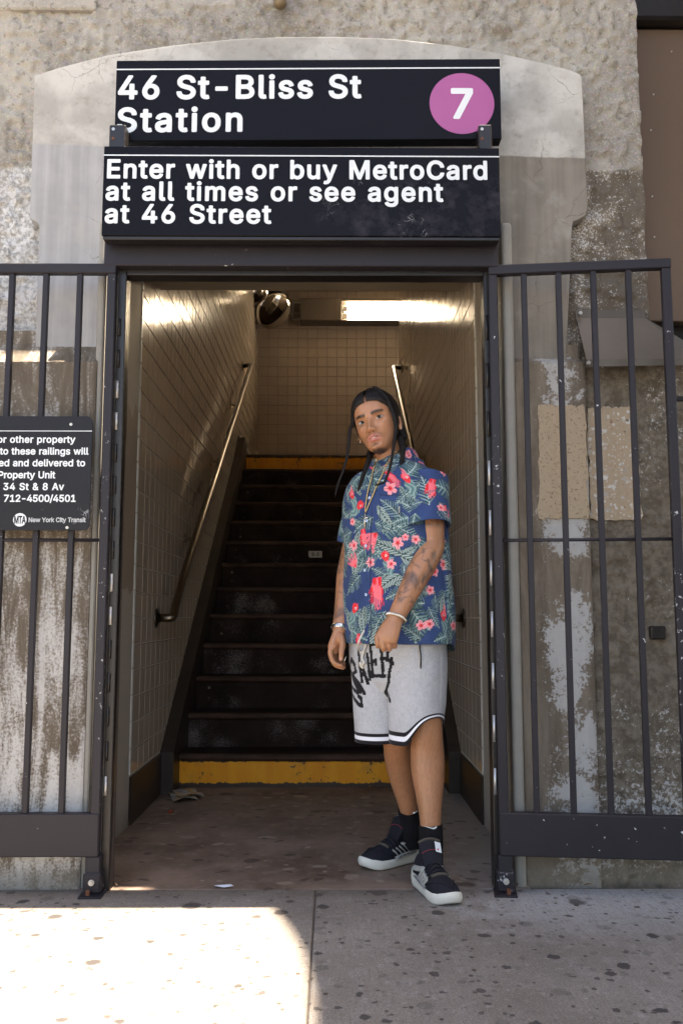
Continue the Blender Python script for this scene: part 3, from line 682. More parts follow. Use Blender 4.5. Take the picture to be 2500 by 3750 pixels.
tube('arm', [mcn - mx.normalized() * .06, (XL + .03, 9.62, 4.12), (XL + .005, 9.62, 4.12)], .014, MMI, mir, 10)
gr = thing('ceiling_grille', 'dark slatted grille on the stairwell ceiling', 'grille', (-.5, 8.0, 4.3))
box('frame', -.93, -.22, 8.55, 9.50, CEIL - .075, CEIL - .045, MBLK, gr, .004)
for i in range(9): box('slat', -.91, -.24, 9.42 - i * .10, 9.46 - i * .10, CEIL - .085, CEIL - .074, plain('grille_slat', (.05, .035, .025), .5) if i == 0 else bpy.data.materials['grille_slat'], gr, .002)
# number plate on the eighth riser is built with the signs
# ================================================================== lettering: outlines of a bold grotesque (500 units = cap height)
GLYPHS = """&450|205,528 169,527 144,521 119,510 99,497 84,483 69,463 60,443 53,418 50,393 55,353 64,328 98,273 64,246 26,198 17,178 11,153 10,128 12,103 20,73 34,46 49,27 69,8 99,-10 129,-23 159,-29 189,-31 224,-28 249,-24 274,-15 299,-5 319,8 341,-17 354,-24 429,-24 439,-22 451,-12 454,-2 452,8 390,88 413,133 419,158 425,218 421,233 414,240 404,244 334,242 328,238 321,228 314,180 252,253 252,258 304,303 331,343 342,398 339,423 333,443 324,463 313,478 289,501 249,521|199,429 214,426 224,419 232,408 232,398 228,378 219,368 184,339 165,368 160,393 164,410 174,421|169,189 249,93 248,88 234,79 204,71 174,71 149,79 136,88 128,98 123,108 119,128 123,148 129,158 164,193
-455|344,260 327,264 112,264 102,262 94,255 89,245 88,185 90,175 98,165 112,161 337,162 350,170 355,185 354,245 349,255
/255|240,545 169,546 159,540 152,530 -9,-70 -8,-85 4,-97 14,-99 74,-99 84,-94 92,-85 254,515 255,525 252,535
0455|247,528 222,531 187,527 147,515 112,494 87,470 62,433 46,398 33,353 25,298 23,248 25,198 32,148 45,103 63,63 87,29 112,6 142,-13 182,-27 222,-31 262,-27 302,-14 332,5 362,33 382,63 401,103 413,148 420,198 422,248 420,298 413,348 401,393 384,433 360,468 332,494 297,515 262,527|242,425 264,413 279,398 291,378 300,353 308,323 312,288 314,248 312,213 308,178 301,148 292,123 282,107 267,89 257,82 242,75 222,73 202,76 179,88 165,103 152,126 137,178 131,248 133,288 137,323 145,353 154,378 166,398 177,411 202,424 222,428
1455|283,520 270,524 195,524 185,522 70,438 62,425 61,350 65,338 75,330 85,328 95,330 180,392 184,390 185,385 185,80 180,78 75,78 60,73 54,65 51,55 51,0 55,-14 65,-22 75,-24 385,-24 398,-20 406,-10 408,0 408,55 405,65 400,71 385,78 300,78 295,80 295,500 293,510
2455|230,530 188,529 158,521 128,508 103,491 81,470 63,445 51,420 44,390 40,355 46,340 58,333 123,332 138,336 147,345 152,380 163,404 183,420 208,427 218,428 253,420 268,413 286,390 290,365 282,330 256,290 43,60 39,50 39,-5 48,-19 58,-24 383,-24 398,-18 407,-5 407,60 402,70 393,78 383,80 204,80 279,160 350,240 388,305 398,365 396,395 388,425 376,450 355,475 338,492 308,511 258,528
3455|371,523 68,524 53,519 46,508 45,438 50,428 58,422 68,420 231,418 133,306 130,293 130,238 138,225 148,220 223,218 258,209 273,199 288,183 298,158 297,123 291,108 283,98 263,84 213,74 168,82 153,90 138,108 127,143 113,153 43,154 28,148 21,138 19,128 25,93 37,63 49,43 68,22 93,2 118,-11 148,-21 178,-28 213,-31 248,-29 283,-21 313,-10 342,8 363,26 385,53 398,78 407,108 410,143 407,178 399,203 387,228 363,258 343,275 313,293 271,308 388,443 390,453 390,503 383,516
4455|317,520 304,524 244,524 234,522 225,515 20,170 15,155 15,100 19,90 29,82 39,80 249,80 253,75 253,-5 259,-16 274,-24 339,-24 351,-20 356,-15 361,-5 361,75 364,80 414,82 424,89 430,100 430,160 424,175 409,184 362,185 361,315 354,328 344,335 274,336 264,332 257,325 253,310 252,185 148,185 327,490 328,505 324,514
5455|365,523 94,524 79,519 72,508 42,248 47,233 59,225 129,218 174,241 214,248 229,247 249,241 270,228 288,203 297,178 297,143 287,113 279,101 259,84 234,75 219,73 179,82 154,103 147,118 142,138 129,150 119,152 54,152 44,147 39,142 35,128 38,98 49,68 63,43 80,23 104,3 129,-11 154,-22 184,-29 219,-31 254,-27 284,-20 313,-7 343,13 364,36 384,63 398,93 405,123 408,158 407,188 403,208 384,258 354,298 319,327 274,345 224,352 164,341 162,343 169,418 359,420 374,425 382,433 384,443 384,503 379,514
6455|321,523 247,524 232,518 115,348 57,247 48,218 41,188 38,153 41,123 49,93 61,63 82,33 102,11 127,-6 157,-20 187,-27 222,-31 257,-27 287,-20 312,-9 342,12 364,33 381,58 395,88 404,123 406,153 404,188 395,223 384,248 370,268 346,293 317,313 292,323 267,330 232,333 337,488 340,498 338,508 331,518|242,234 258,228 272,218 288,198 294,183 297,158 293,123 279,98 262,83 237,73 207,73 192,78 175,88 165,98 156,113 148,138 148,168 150,183 163,208 182,226 207,235 222,237
7455|397,520 381,524 61,524 49,520 39,510 37,500 37,440 41,430 51,422 61,420 271,420 276,419 278,415 73,10 71,-5 76,-15 81,-20 96,-24 166,-24 176,-19 184,-10 406,430 408,440 408,500 406,510
8455|256,528 221,531 186,528 156,521 131,510 111,498 88,478 68,453 55,428 47,398 45,368 48,343 56,316 72,288 95,263 66,238 41,198 28,158 27,133 31,98 39,73 53,48 76,20 96,5 121,-10 151,-21 186,-29 221,-31 256,-29 291,-22 326,-8 346,4 371,23 389,43 406,73 416,103 418,133 416,158 404,198 391,222 378,238 350,263 375,293 387,313 397,343 399,373 397,398 389,428 373,458 357,478 336,495 311,511 286,521|241,423 266,416 276,407 285,393 290,368 282,338 274,328 261,318 226,310 221,310 181,319 166,333 157,353 156,378 162,398 175,413 186,420 221,427|251,204 266,198 281,188 291,179 301,163 307,133 303,113 296,103 283,88 271,82 241,74 221,72 191,76 176,80 161,88 147,103 141,113 137,133 142,158 156,183 176,197 191,203 221,207
A481|283,520 271,524 196,524 185,520 176,510 -7,5 -6,-10 6,-22 16,-24 86,-24 101,-16 106,-9 151,116 321,115 366,-10 374,-20 386,-24 456,-24 469,-20 477,-10 479,0 477,10 295,505 289,515|236,361 283,220 186,220 231,356
B458|280,520 234,524 59,524 47,520 37,510 35,500 35,0 39,-14 49,-22 59,-24 244,-24 284,-21 319,-15 349,-4 379,15 400,35 414,55 424,75 433,105 435,135 433,160 427,185 417,210 403,230 389,246 371,260 368,265 399,301 410,325 414,345 415,365 413,395 407,420 395,445 382,465 359,487 329,505 304,515|264,416 279,411 289,404 299,392 305,380 306,365 303,345 289,324 274,314 234,306 148,305 146,310 146,415 149,420 234,420|264,201 279,197 299,186 311,175 320,160 324,145 324,120 316,105 309,98 294,88 269,83 239,80 148,80 146,85 146,200 149,203 239,203
C511|282,528 260,531 220,527 175,516 135,495 99,468 70,436 50,403 30,357 19,303 16,253 19,198 29,148 46,103 75,58 102,28 135,4 170,-14 215,-26 260,-31 315,-26 340,-18 385,1 410,19 444,53 462,78 472,98 481,123 489,158 483,173 470,181 395,181 383,173 361,123 336,98 300,82 260,76 235,79 215,84 195,95 172,113 159,128 145,151 135,178 128,213 126,248 128,283 134,318 145,348 157,368 175,390 195,406 215,416 240,422 265,423 300,418 335,402 360,377 380,330 390,321 400,318 470,319 480,324 487,333 488,348 473,398 447,443 425,468 390,495 365,509 340,519
E421|379,520 364,524 59,524 49,522 39,514 35,500 35,0 37,-10 45,-20 59,-24 369,-24 379,-22 389,-13 393,0 393,60 388,70 379,78 369,80 149,80 146,85 146,195 148,200 349,201 364,207 371,215 373,225 373,285 368,295 359,303 349,305 148,305 146,310 146,415 149,420 374,422 386,430 390,445 389,505 384,515
F413|376,520 364,524 59,524 49,522 39,514 35,500 35,0 37,-10 45,-20 59,-24 124,-24 136,-20 144,-10 146,0 146,185 146,190 149,193 339,193 350,195 361,205 364,215 364,275 359,287 349,295 339,297 149,297 146,300 146,415 149,420 364,420 374,423 384,433 387,445 386,505 381,515
G521|292,528 260,531 220,527 175,516 135,497 98,468 68,433 47,398 29,353 19,303 16,253 19,198 29,148 46,103 70,63 102,28 135,4 170,-14 215,-26 260,-31 305,-28 350,-17 385,-1 415,20 439,43 465,78 481,113 491,153 494,193 494,253 490,264 480,273 470,275 275,275 262,268 254,253 254,193 258,183 265,176 275,172 375,172 380,169 375,149 355,114 330,93 310,84 285,78 260,76 240,78 215,85 195,95 175,110 156,133 144,153 135,178 128,213 126,248 128,288 134,318 145,349 157,368 174,388 195,406 215,416 240,422 260,424 300,418 337,398 360,373 380,331 390,322 400,319 470,319 480,324 488,333 489,348 474,398 460,423 429,463 390,495 366,508 340,518
L396|135,520 124,524 54,524 41,515 36,505 35,0 37,-10 45,-20 59,-24 354,-24 364,-22 374,-14 379,0 379,60 374,70 364,78 354,80 149,80 146,85 146,500 144,510
M627|571,520 559,524 469,524 459,522 449,515 309,152 167,515 159,522 144,524 59,524 49,522 41,515 35,500 35,0 37,-10 44,-19 59,-24 124,-24 134,-19 142,-10 144,0 144,277 145,270 149,265 259,-10 269,-21 284,-24 339,-24 349,-20 355,-15 469,275 472,265 472,0 474,-10 482,-20 494,-24 559,-24 574,-17 580,-10 582,0 582,500 579,511
N524|467,520 454,524 389,524 374,516 369,505 368,190 364,181 152,515 144,522 129,524 54,524 41,515 35,500 35,0 37,-10 44,-19 59,-24 124,-24 139,-17 147,-5 146,310 149,319 364,-18 379,-24 454,-24 464,-22 474,-15 479,0 479,500 477,510
P447|277,520 229,524 59,524 47,520 37,510 35,500 35,0 39,-14 49,-22 59,-24 124,-24 136,-20 144,-10 146,0 146,155 149,159 269,161 309,170 339,183 365,200 389,225 405,250 416,280 423,305 426,340 424,375 415,405 405,430 387,460 360,485 339,500 309,513|264,416 279,410 293,400 305,385 311,370 315,345 313,325 310,310 299,290 291,280 279,273 254,265 229,262 149,262 146,265 146,415 149,420 154,420 229,420 249,419
R451|278,520 229,524 59,524 47,520 37,510 35,500 35,0 39,-14 49,-22 59,-24 124,-24 136,-20 144,-10 146,0 146,165 149,170 224,170 229,168 325,-10 334,-20 344,-24 424,-24 434,-19 442,-10 444,0 442,10 344,190 344,195 366,210 389,233 405,255 417,285 424,315 426,345 423,380 416,410 403,440 389,460 364,484 334,503 309,513|264,417 279,411 294,402 304,390 311,375 314,360 314,330 310,315 303,300 284,285 254,277 148,275 146,280 146,415 149,420 229,420
S449|270,526 223,531 188,529 153,521 123,510 103,499 73,476 53,452 39,426 30,396 27,366 33,326 44,296 69,266 98,244 133,226 278,180 308,159 313,151 316,136 313,121 306,106 296,96 268,80 223,72 171,81 148,94 133,111 124,146 111,156 33,158 23,153 18,148 14,131 19,101 27,76 43,46 63,22 88,3 113,-12 148,-24 178,-30 218,-33 258,-31 293,-24 328,-12 358,7 381,26 398,46 414,76 423,106 425,136 424,161 417,186 408,207 368,252 313,282 178,324 145,346 139,356 138,371 141,386 155,406 173,418 188,423 223,427 263,419 283,410 293,400 303,386 313,356 323,349 398,347 413,356 418,371 414,401 404,431 389,456 368,479 343,498 318,512 292,521
T451|423,520 411,524 31,524 19,520 9,510 7,500 7,440 11,430 16,425 31,420 161,420 165,415 165,0 170,-15 181,-23 256,-24 271,-15 276,-5 276,418 281,420 411,420 425,425 434,440 434,500 431,511
U518|457,522 384,524 374,521 364,510 362,497 362,177 357,142 349,122 339,110 314,89 279,76 254,75 229,76 194,89 179,99 166,112 159,122 151,142 146,177 146,497 143,512 134,521 119,524 54,524 44,519 38,512 35,497 35,172 38,132 48,97 62,67 84,38 110,12 139,-6 179,-22 214,-29 249,-32 294,-29 334,-20 374,-3 399,14 419,33 444,65 463,102 471,132 473,167 473,502 469,513
Y474|459,520 446,524 371,524 356,516 231,312 207,355 106,517 91,524 16,524 4,520 -6,510 -8,500 -4,486 175,200 176,0 181,-15 191,-22 266,-24 277,-20 285,-10 287,0 288,200 469,490 470,505 466,514
a393|233,397 190,402 125,392 100,383 65,361 45,342 28,317 17,292 18,277 25,267 95,245 110,248 135,280 160,295 190,300 220,295 226,292 241,277 245,252 225,247 120,231 65,211 35,187 23,172 13,152 7,127 6,107 9,77 15,52 29,27 45,8 60,-4 80,-15 105,-25 130,-31 160,-32 220,-21 245,-6 256,-18 265,-23 330,-24 345,-19 354,-8 355,247 348,302 338,327 328,342 310,362 290,376 245,395|245,152 247,137 242,112 229,92 210,78 185,70 165,70 135,75 120,87 115,102 117,117 140,133 175,141
b427|120,522 47,524 36,517 28,502 29,-8 36,-18 47,-24 112,-24 126,-18 137,-2 157,-17 182,-27 202,-31 227,-32 262,-28 292,-19 323,-3 347,17 367,41 386,72 399,112 408,182 405,227 398,262 382,302 368,327 348,352 322,373 292,389 257,399 227,402 202,401 177,396 162,390 137,372 136,502 132,513|232,298 247,294 262,285 272,275 287,250 297,207 297,162 287,122 277,103 262,85 247,76 232,72 202,71 187,76 172,84 159,97 147,118 139,142 136,162 136,212 140,232 152,262 162,277 172,287 202,299
d427|373,522 304,524 294,521 284,512 281,502 279,373 260,387 244,394 214,401 189,402 159,399 129,390 99,376 70,352 49,327 32,297 20,262 12,222 10,187 12,147 20,107 32,72 49,42 65,22 95,-3 124,-19 159,-29 194,-32 219,-30 239,-26 259,-17 279,-2 291,-18 304,-24 369,-24 381,-18 388,-8 389,502 384,514|219,298 234,293 249,283 262,267 270,252 277,232 281,212 281,162 272,122 254,92 234,77 219,72 199,70 184,72 169,76 154,86 144,96 134,112 123,142 120,162 120,212 131,252 144,275 154,285 169,294 184,298
e407|231,397 199,402 164,399 134,390 99,373 74,353 52,327 33,297 21,262 12,222 10,182 14,137 20,107 31,77 49,46 74,17 104,-5 134,-19 169,-29 209,-32 239,-30 284,-19 307,-8 330,7 359,37 374,62 383,87 379,102 369,111 299,128 284,122 264,90 244,77 209,69 194,70 174,75 159,82 139,100 132,112 124,132 124,141 364,142 379,147 387,157 389,192 382,257 373,287 361,312 349,330 329,353 294,378 269,390|219,299 234,294 254,279 264,267 274,242 124,242 136,267 159,289 184,299
g428|234,397 194,402 159,399 124,388 94,372 70,352 48,327 32,297 21,267 12,227 10,187 12,152 20,112 34,75 52,47 74,23 99,5 124,-7 164,-17 194,-19 234,-15 259,-6 279,9 281,7 280,-28 273,-43 259,-56 244,-64 229,-69 204,-72 159,-63 136,-48 114,-21 99,-16 89,-18 39,-46 29,-56 26,-68 28,-78 67,-128 124,-160 174,-171 204,-172 264,-166 294,-156 321,-143 344,-124 363,-103 379,-73 388,-43 390,-8 390,372 388,382 380,392 369,397 304,397 294,392 289,387 284,377 279,373 259,388|219,298 234,293 254,279 264,267 272,252 279,232 282,212 282,162 272,127 263,112 249,97 234,88 219,84 184,84 169,87 154,96 138,112 130,127 123,147 120,167 120,212 124,232 136,262 154,284 169,294 184,298
h413|124,520 112,524 47,524 34,515 29,505 28,0 30,-10 38,-20 52,-24 117,-23 126,-20 132,-13 136,0 136,220 139,250 151,275 162,286 182,296 207,299 227,297 241,290 257,273 264,255 267,230 267,0 269,-10 277,-20 287,-24 352,-24 362,-21 372,-11 375,0 375,235 373,270 368,295 357,325 342,348 322,369 302,383 272,395 252,400 222,402 192,399 162,390 137,378 136,500 134,510
i174|102,535 81,539 51,531 36,520 24,505 17,480 20,455 31,435 51,419 81,411 111,418 131,433 145,455 148,480 141,505 121,526|120,395 46,396 36,390 28,375 28,0 33,-15 46,-23 116,-24 131,-15 136,-5 136,375 131,387
k384|124,520 112,524 47,524 34,515 29,505 28,0 30,-10 38,-20 52,-24 112,-24 122,-22 131,-15 136,0 136,125 147,138 152,135 275,-20 287,-24 367,-24 377,-21 388,-10 390,0 387,11 230,210 372,358 378,370 375,385 367,393 357,397 277,397 267,393 137,263 136,500 134,510
l196|117,523 47,524 37,518 28,503 28,83 30,58 41,23 56,3 77,-14 107,-24 137,-26 162,-25 192,-16 200,-7 202,3 187,66 182,71 172,76 142,75 139,78 136,98 136,498 132,513 127,518
m609|459,400 427,404 367,391 312,355 297,373 277,388 242,401 212,404 162,393 137,376 126,390 112,397 52,397 42,395 36,390 29,380 28,370 28,0 33,-15 47,-24 112,-24 126,-20 134,-10 136,0 137,250 144,270 157,288 167,293 197,301 212,299 229,290 238,280 244,265 245,0 247,-10 255,-20 267,-24 332,-24 344,-20 352,-10 354,0 355,245 360,270 378,290 392,298 412,301 427,299 447,289 456,280 462,265 463,0 465,-10 473,-20 487,-24 547,-24 562,-18 569,-10 571,0 571,250 569,285 562,310 554,330 537,357 502,385 477,396
n413|244,400 222,402 192,399 162,390 137,377 126,390 112,397 47,397 37,392 31,385 28,370 28,0 32,-14 42,-22 52,-24 117,-23 127,-18 134,-10 136,0 136,220 139,250 151,275 162,285 182,295 202,299 227,297 241,290 257,273 264,255 267,230 267,0 269,-10 277,-20 292,-24 357,-23 367,-17 373,-10 375,0 375,235 373,270 367,300 357,325 344,345 322,369 302,383 277,394
o418|245,397 204,402 169,399 134,390 100,372 74,352 49,322 34,297 20,262 13,227 10,182 13,142 22,102 34,72 49,47 74,17 100,-3 134,-20 164,-28 204,-32 239,-29 274,-19 309,-2 334,17 359,47 374,72 386,102 395,142 398,182 396,222 388,262 371,302 354,330 333,352 308,372 274,389|224,298 239,293 254,283 272,262 279,247 285,222 290,187 285,142 279,122 272,107 249,83 239,77 224,72 204,70 184,72 169,77 154,87 139,105 130,122 120,162 120,202 123,222 137,262 149,277 159,287 169,293 184,298 204,300
p427|242,400 202,401 177,396 157,387 137,372 126,390 112,397 47,397 36,390 29,380 28,-140 32,-154 42,-162 52,-164 112,-164 122,-162 132,-153 136,-140 137,-2 157,-16 172,-24 202,-31 227,-32 257,-29 287,-21 320,-5 347,18 367,41 387,77 399,110 405,145 408,185 405,225 399,260 386,295 369,325 350,350 322,373 292,389 262,398|242,296 257,289 272,275 289,245 297,205 297,165 294,145 282,110 262,85 247,76 232,72 202,71 182,78 165,90 153,105 146,120 139,140 136,165 136,210 139,230 153,265 172,287 202,299 217,300
r265|244,400 207,402 182,399 157,392 137,381 132,381 126,390 112,397 47,397 37,392 31,385 28,370 28,0 32,-14 42,-22 52,-24 117,-23 127,-18 134,-10 136,0 136,230 139,255 144,265 156,280 177,292 202,296 242,293 257,302 263,315 263,380 257,392
s369|230,397 185,402 155,400 130,396 100,384 80,374 65,362 46,342 32,317 25,297 22,267 26,237 35,212 55,187 75,170 105,155 140,144 215,126 231,117 238,107 237,92 225,80 200,70 180,69 160,70 135,79 120,97 110,120 95,129 30,117 16,107 11,92 17,67 27,42 42,22 60,4 80,-9 100,-19 125,-26 155,-31 205,-30 235,-26 265,-16 290,-2 325,31 338,52 346,77 350,107 345,137 336,162 315,187 295,204 265,218 230,230 175,242 133,262 132,277 138,287 155,298 180,303 200,301 220,293 235,277 245,256 260,248 325,262 338,272 342,282 341,292 313,347 280,377 255,389
t233|129,486 61,487 46,479 40,466 40,401 36,397 -4,395 -9,391 -16,381 -18,316 -13,306 -4,299 36,297 40,291 40,91 44,56 56,26 76,1 101,-15 131,-25 166,-28 191,-27 221,-19 231,-9 233,6 220,61 213,71 201,77 161,73 152,76 150,81 148,291 151,297 206,298 219,306 224,321 224,376 216,390 206,396 151,397 148,401 148,466 141,479
u413|359,395 287,397 277,393 270,385 267,370 265,130 257,105 242,89 222,77 197,73 177,76 162,83 146,100 138,120 136,370 133,385 122,395 112,397 47,397 37,392 32,387 28,370 29,105 35,75 48,45 62,22 82,3 102,-11 127,-21 152,-27 177,-29 212,-26 237,-18 267,-2 277,-18 292,-24 352,-24 362,-21 370,-15 375,0 375,375 372,385
v393|373,395 297,397 287,393 279,385 192,144 187,152 102,387 97,392 87,397 17,397 7,395 -4,385 -7,375 -6,365 137,-8 147,-20 157,-24 222,-24 236,-20 244,-10 388,365 389,375 386,385
w567|543,395 467,397 457,392 451,385 392,176 387,181 332,385 322,394 312,397 247,397 237,394 232,390 225,380 167,170 107,385 97,394 87,397 22,397 12,395 6,390 -1,380 -1,365 111,-5 117,-16 132,-24 192,-24 202,-23 214,-15 219,-5 277,201 282,190 338,-5 343,-15 352,-22 362,-24 422,-24 437,-18 446,-5 558,365 559,375 556,385
y393|379,392 367,397 297,397 287,393 281,387 192,144 187,152 102,387 87,397 17,397 7,395 -3,387 -7,377 -5,362 134,-3 125,-28 107,-57 92,-63 52,-61 39,-73 23,-133 24,-143 32,-155 57,-164 87,-167 142,-156 152,-151 193,-118 225,-63 387,362 389,377 384,387"""
GD = {}
for ln in GLYPHS.split('\n'):
    adv_, *loops = ln[1:].split('|'); GD[ln[0]] = (int(adv_) / 548, [[((int(a.split(',')[0])) / 548, (int(a.split(',')[1]) + 24) / 548) for a in l.split()] for l in loops])
GM = {}
def glyph(c):
    """filled flat mesh of one character"""
    if c not in GM:
        cu = bpy.data.curves.new('glyph', 'CURVE'); cu.dimensions = '2D'; cu.fill_mode = 'BOTH'
        for l in GD[c][1]:
            sp = cu.splines.new('POLY'); sp.points.add(len(l) - 1); sp.use_cyclic_u = True
            for p, (x, y) in zip(sp.points, l): p.co = (x, y, 0, 1)
        o = bpy.data.objects.new('glyph', cu); COL.objects.link(o); dg = bpy.context.evaluated_depsgraph_get(); m = o.evaluated_get(dg).to_mesh()
        zs_ = [v.co.z for v in m.vertices]; GM[c] = ([(v.co.x, v.co.y) for v in m.vertices], [tuple(p.vertices) for p in m.polygons]); bpy.data.objects.remove(o)
    return GM[c]
def text_vf(s, x0, x1, base, cap, w=None, words=False):
    """fit the string between x0 and x1 by tracking; returns verts (x, z, layer) and faces"""
    adv = sum(.42 if c == ' ' else GD[c][0] for c in s) - .08; ns = len(s) - 1
    track = ((x1 - x0) / cap - adv) / max(ns, 1); sx = 1.0
    if track < -.04 or track > .14: track = min(max(track, -.04), .14); sx = ((x1 - x0) / cap - track * ns) / adv
    X = 0; VV, FF = [], []; out = []
    for c in s:
        if c == ' ':
            if words: out.append((VV, FF)); VV, FF = [], []
            X += .42 * sx + track; continue
        v, f = glyph(c); n0 = len(VV); VV += [(x0 + (x * sx + X) * cap - .03 * cap, base + y * cap, 0) for x, y in v]; FF += [tuple(n0 + i for i in reversed(q)) for q in f]
        X += GD[c][0] * sx + track
    if words: return out + [(VV, FF)]
    return VV, FF
def lettering(name, lines, y, mat, parent, w=.205, tilt=None):
    for ln in lines:
        for wi, (v, f) in enumerate(text_vf(*ln, w=w, words=True)):
            P = [(x, y - .00012 * j, z) for x, z, j in v]
            if tilt: P = [tilt(Vector(p)) for p in P]
            adopt(mesh_obj('word', P, f, mat), parent)
def disc(name, c, r, y, mat, parent, seg=64):
    V_ = [(c[0] + r * math.cos(2 * math.pi * i / seg), y, c[1] + r * math.sin(2 * math.pi * i / seg)) for i in range(seg)]
    return adopt(mesh_obj(name, V_, [tuple(range(seg))], mat), parent)
def m_enamel(scratch=False):
    t = NT('black_enamel_worn' if scratch else 'black_enamel', .26, spec=.12); n = t.noise(4, 5, .6); c = t.mix(n, (.004, .0035, .005), (.008, .007, .010))
    if scratch:
        x, y, z = t.sep(t.pos())
        area = t.math('MULTIPLY', t.step(x, -.1, .15), t.step(z, 2.40, 2.30))
        hz = t.math('MULTIPLY', t.step(t.noise(9, 6, .75), .47, .70), area)
        c = t.mix(t.math('MULTIPLY', hz, .5), c, (.06, .055, .075))
        sv = t.vor(70, t.scale(t.mix(.3, t.pos(), t.noise(6, 2, out=1), 'ADD'), (1, 1, .35), rot=(0, .5, 0)), 'DISTANCE_TO_EDGE'); loc = t.math('MULTIPLY', t.step(t.noise(11, 3, .6), .60, .66), area)
        c = t.mix(t.math('MULTIPLY', t.math('MULTIPLY', t.step(sv, .045, .02), loc), .55), c, (.5, .5, .52))
        t.rough(t.mix(hz, (.26,) * 3, (.6,) * 3))
    return t.base(c).m
MEN, MENW = m_enamel(), m_enamel(True)
MWL = plain('white_vinyl', (.70, .74, .76), .4, 0, .04, 20)
MPU = plain('purple_vinyl', (.38, .085, .26), .35, 0, .05, 12)

# ================================================================== station signs
# upper board
yU, U0 = 2.925, at(268, 146, 2.925); U1 = at(1145, 138, 2.925); U3 = at(1151, 322, 2.925); U2 = at(263, 325, 2.925)
sg = thing('station_sign', 'black station name board reading 46 St-Bliss St Station with purple 7', 'sign', (U0.x, yU, U2.z))
ux0, ux1, uz0, uz1 = -.7645, .5825, 2.526, 2.826
slope = .0105
def tiltU(p): return Vector((p.x, p.y, p.z + (p.x + .09) * slope))
MtU = Matrix(((1, 0, 0, 0), (0, 1, 0, 0), (slope, 0, 1, .09 * slope), (0, 0, 0, 1)))
box('board', ux0, ux1, yU, yU + .05, uz0, uz1, MEN, sg, .002, 1, MtU)
def UX(px): return at(px, 238, yU).x
def UZ(py, px=700): p = at(px, py, yU); return p.z - (p.x + .09) * slope
yl = yU - .0012
lettering('lettering', [('46 St-Bliss St', UX(271), UX(827), UZ(229, 300), (UZ(173.5, 300) - UZ(229, 300))), ('Station', UX(271), UX(559), UZ(304.5, 300), (UZ(247, 300) - UZ(304.5, 300)))], yl, MWL, sg, .215, tiltU)
box('stripe', ux0, ux1, yl, yl + .0005, UZ(159.5, 300) - .0028, UZ(159.5, 300) + .0018, MWL, sg, 0, 1, MtU)
cc = at(1060, 238, yU); cr_ = (UX(1134) - UX(985.5)) / 2
disc('route_disc', (cc.x, cc.z), cr_, yl, MPU, sg)
v, f = text_vf('7', UX(1032), UX(1087), at(1060, 274, yU).z, at(1060, 203, yU).z - at(1060, 274, yU).z, .215)
adopt(mesh_obj('route_number', [(x, yl - .0008, z) for x, z, j in v], f, MWL), sg)
# lower board
yB = 2.87
lw = thing('entrance_sign', 'black board reading Enter with or buy MetroCard at all times', 'sign', (-.78, yB, 2.152))
bx0, bx1, bz0, bz1 = -.7835, .562, 2.153, 2.470
box('board', bx0, bx1, yB, yB + .055, bz0, bz1, MENW, lw, .002)
box('bottom_rail', bx0 + .004, bx1 - .004, yB + .006, yB + .05, bz0 - .012, bz0, MBLK, lw, .002)
BX = lambda px, py: at(px, py, yB).x
BZ = lambda px, py: at(px, py, yB).z
capB = BZ(300, 365.5) - BZ(300, 410)
lettering('lettering', [('Enter with or buy MetroCard', BX(245, 390), BX(1119, 390), BZ(300, 410.5), capB), ('at all times or see agent', BX(244, 445), BX(1015, 445), BZ(300, 461.5), capB), ('at 46 Street', BX(242, 495), BX(621, 495), BZ(300, 513.5), capB)], yB - .0012, MWL, lw, .20)
box('stripe', bx0, bx1, yB - .0012, yB - .0007, BZ(600, 358) - .002, BZ(600, 358) + .0022, MWL, lw, 0)
for x0, x1 in ((254, 290), (1097, 1128)):
    a, b = at(x0, 290, 2.885), at(x1, 336, 2.885)
    bk = box('hanger', a.x, b.x, 2.872, 2.922, b.z - .02, a.z, MBLK, lw, .004)
    for k, zf in enumerate((.25, .72)):
        c_ = Vector(((a.x * .75 + b.x * .25), 2.870, a.z + (b.z - a.z) * zf)); v_, f_ = cyl_vf(c_, (0, 1, 0), .0055, .006, 10); adopt(mesh_obj('screw', v_, f_, MZINC if k == 0 else MRUST), lw)
# ================================================================== steel door frame
fr = thing('door_frame', 'dark purple-black steel frame around the stair entrance', 'door frame', (-.1, 3.0, 0))
box('header', -.792, .566, 2.945, 3.05, 2.078, 2.215, MST, fr, .003)
box('header_lip', -.722, .520, 2.985, 3.05, 2.060, 2.079, MBLK, fr, .002)
box('jamb', -.752, -.722, 2.985, 3.05, 0.002, 2.079, MBLK, fr, .003)
box('jamb', .520, .548, 2.985, 3.05, 0.002, 2.079, MBLK, fr, .003)
# worn hinge strips: bare bright metal between knuckles
for X0, X1 in ((-.7455, -.7385), (.5235, .5305)):
    z = .30
    while z < 1.86:
        hh = .085 if X0 > 0 else .06
        v_, f_ = cyl_vf(((X0 + X1) / 2, 2.981, z), (0, 0, 1), .0055, hh, 10); adopt(mesh_obj('hinge_knuckle', v_, f_, MBARE if (X0 > 0 and z < 1.3) or int(z * 50) % 3 == 0 else MBLK, None, True), fr)
        z += hh + (.085 if X0 > 0 else .05)
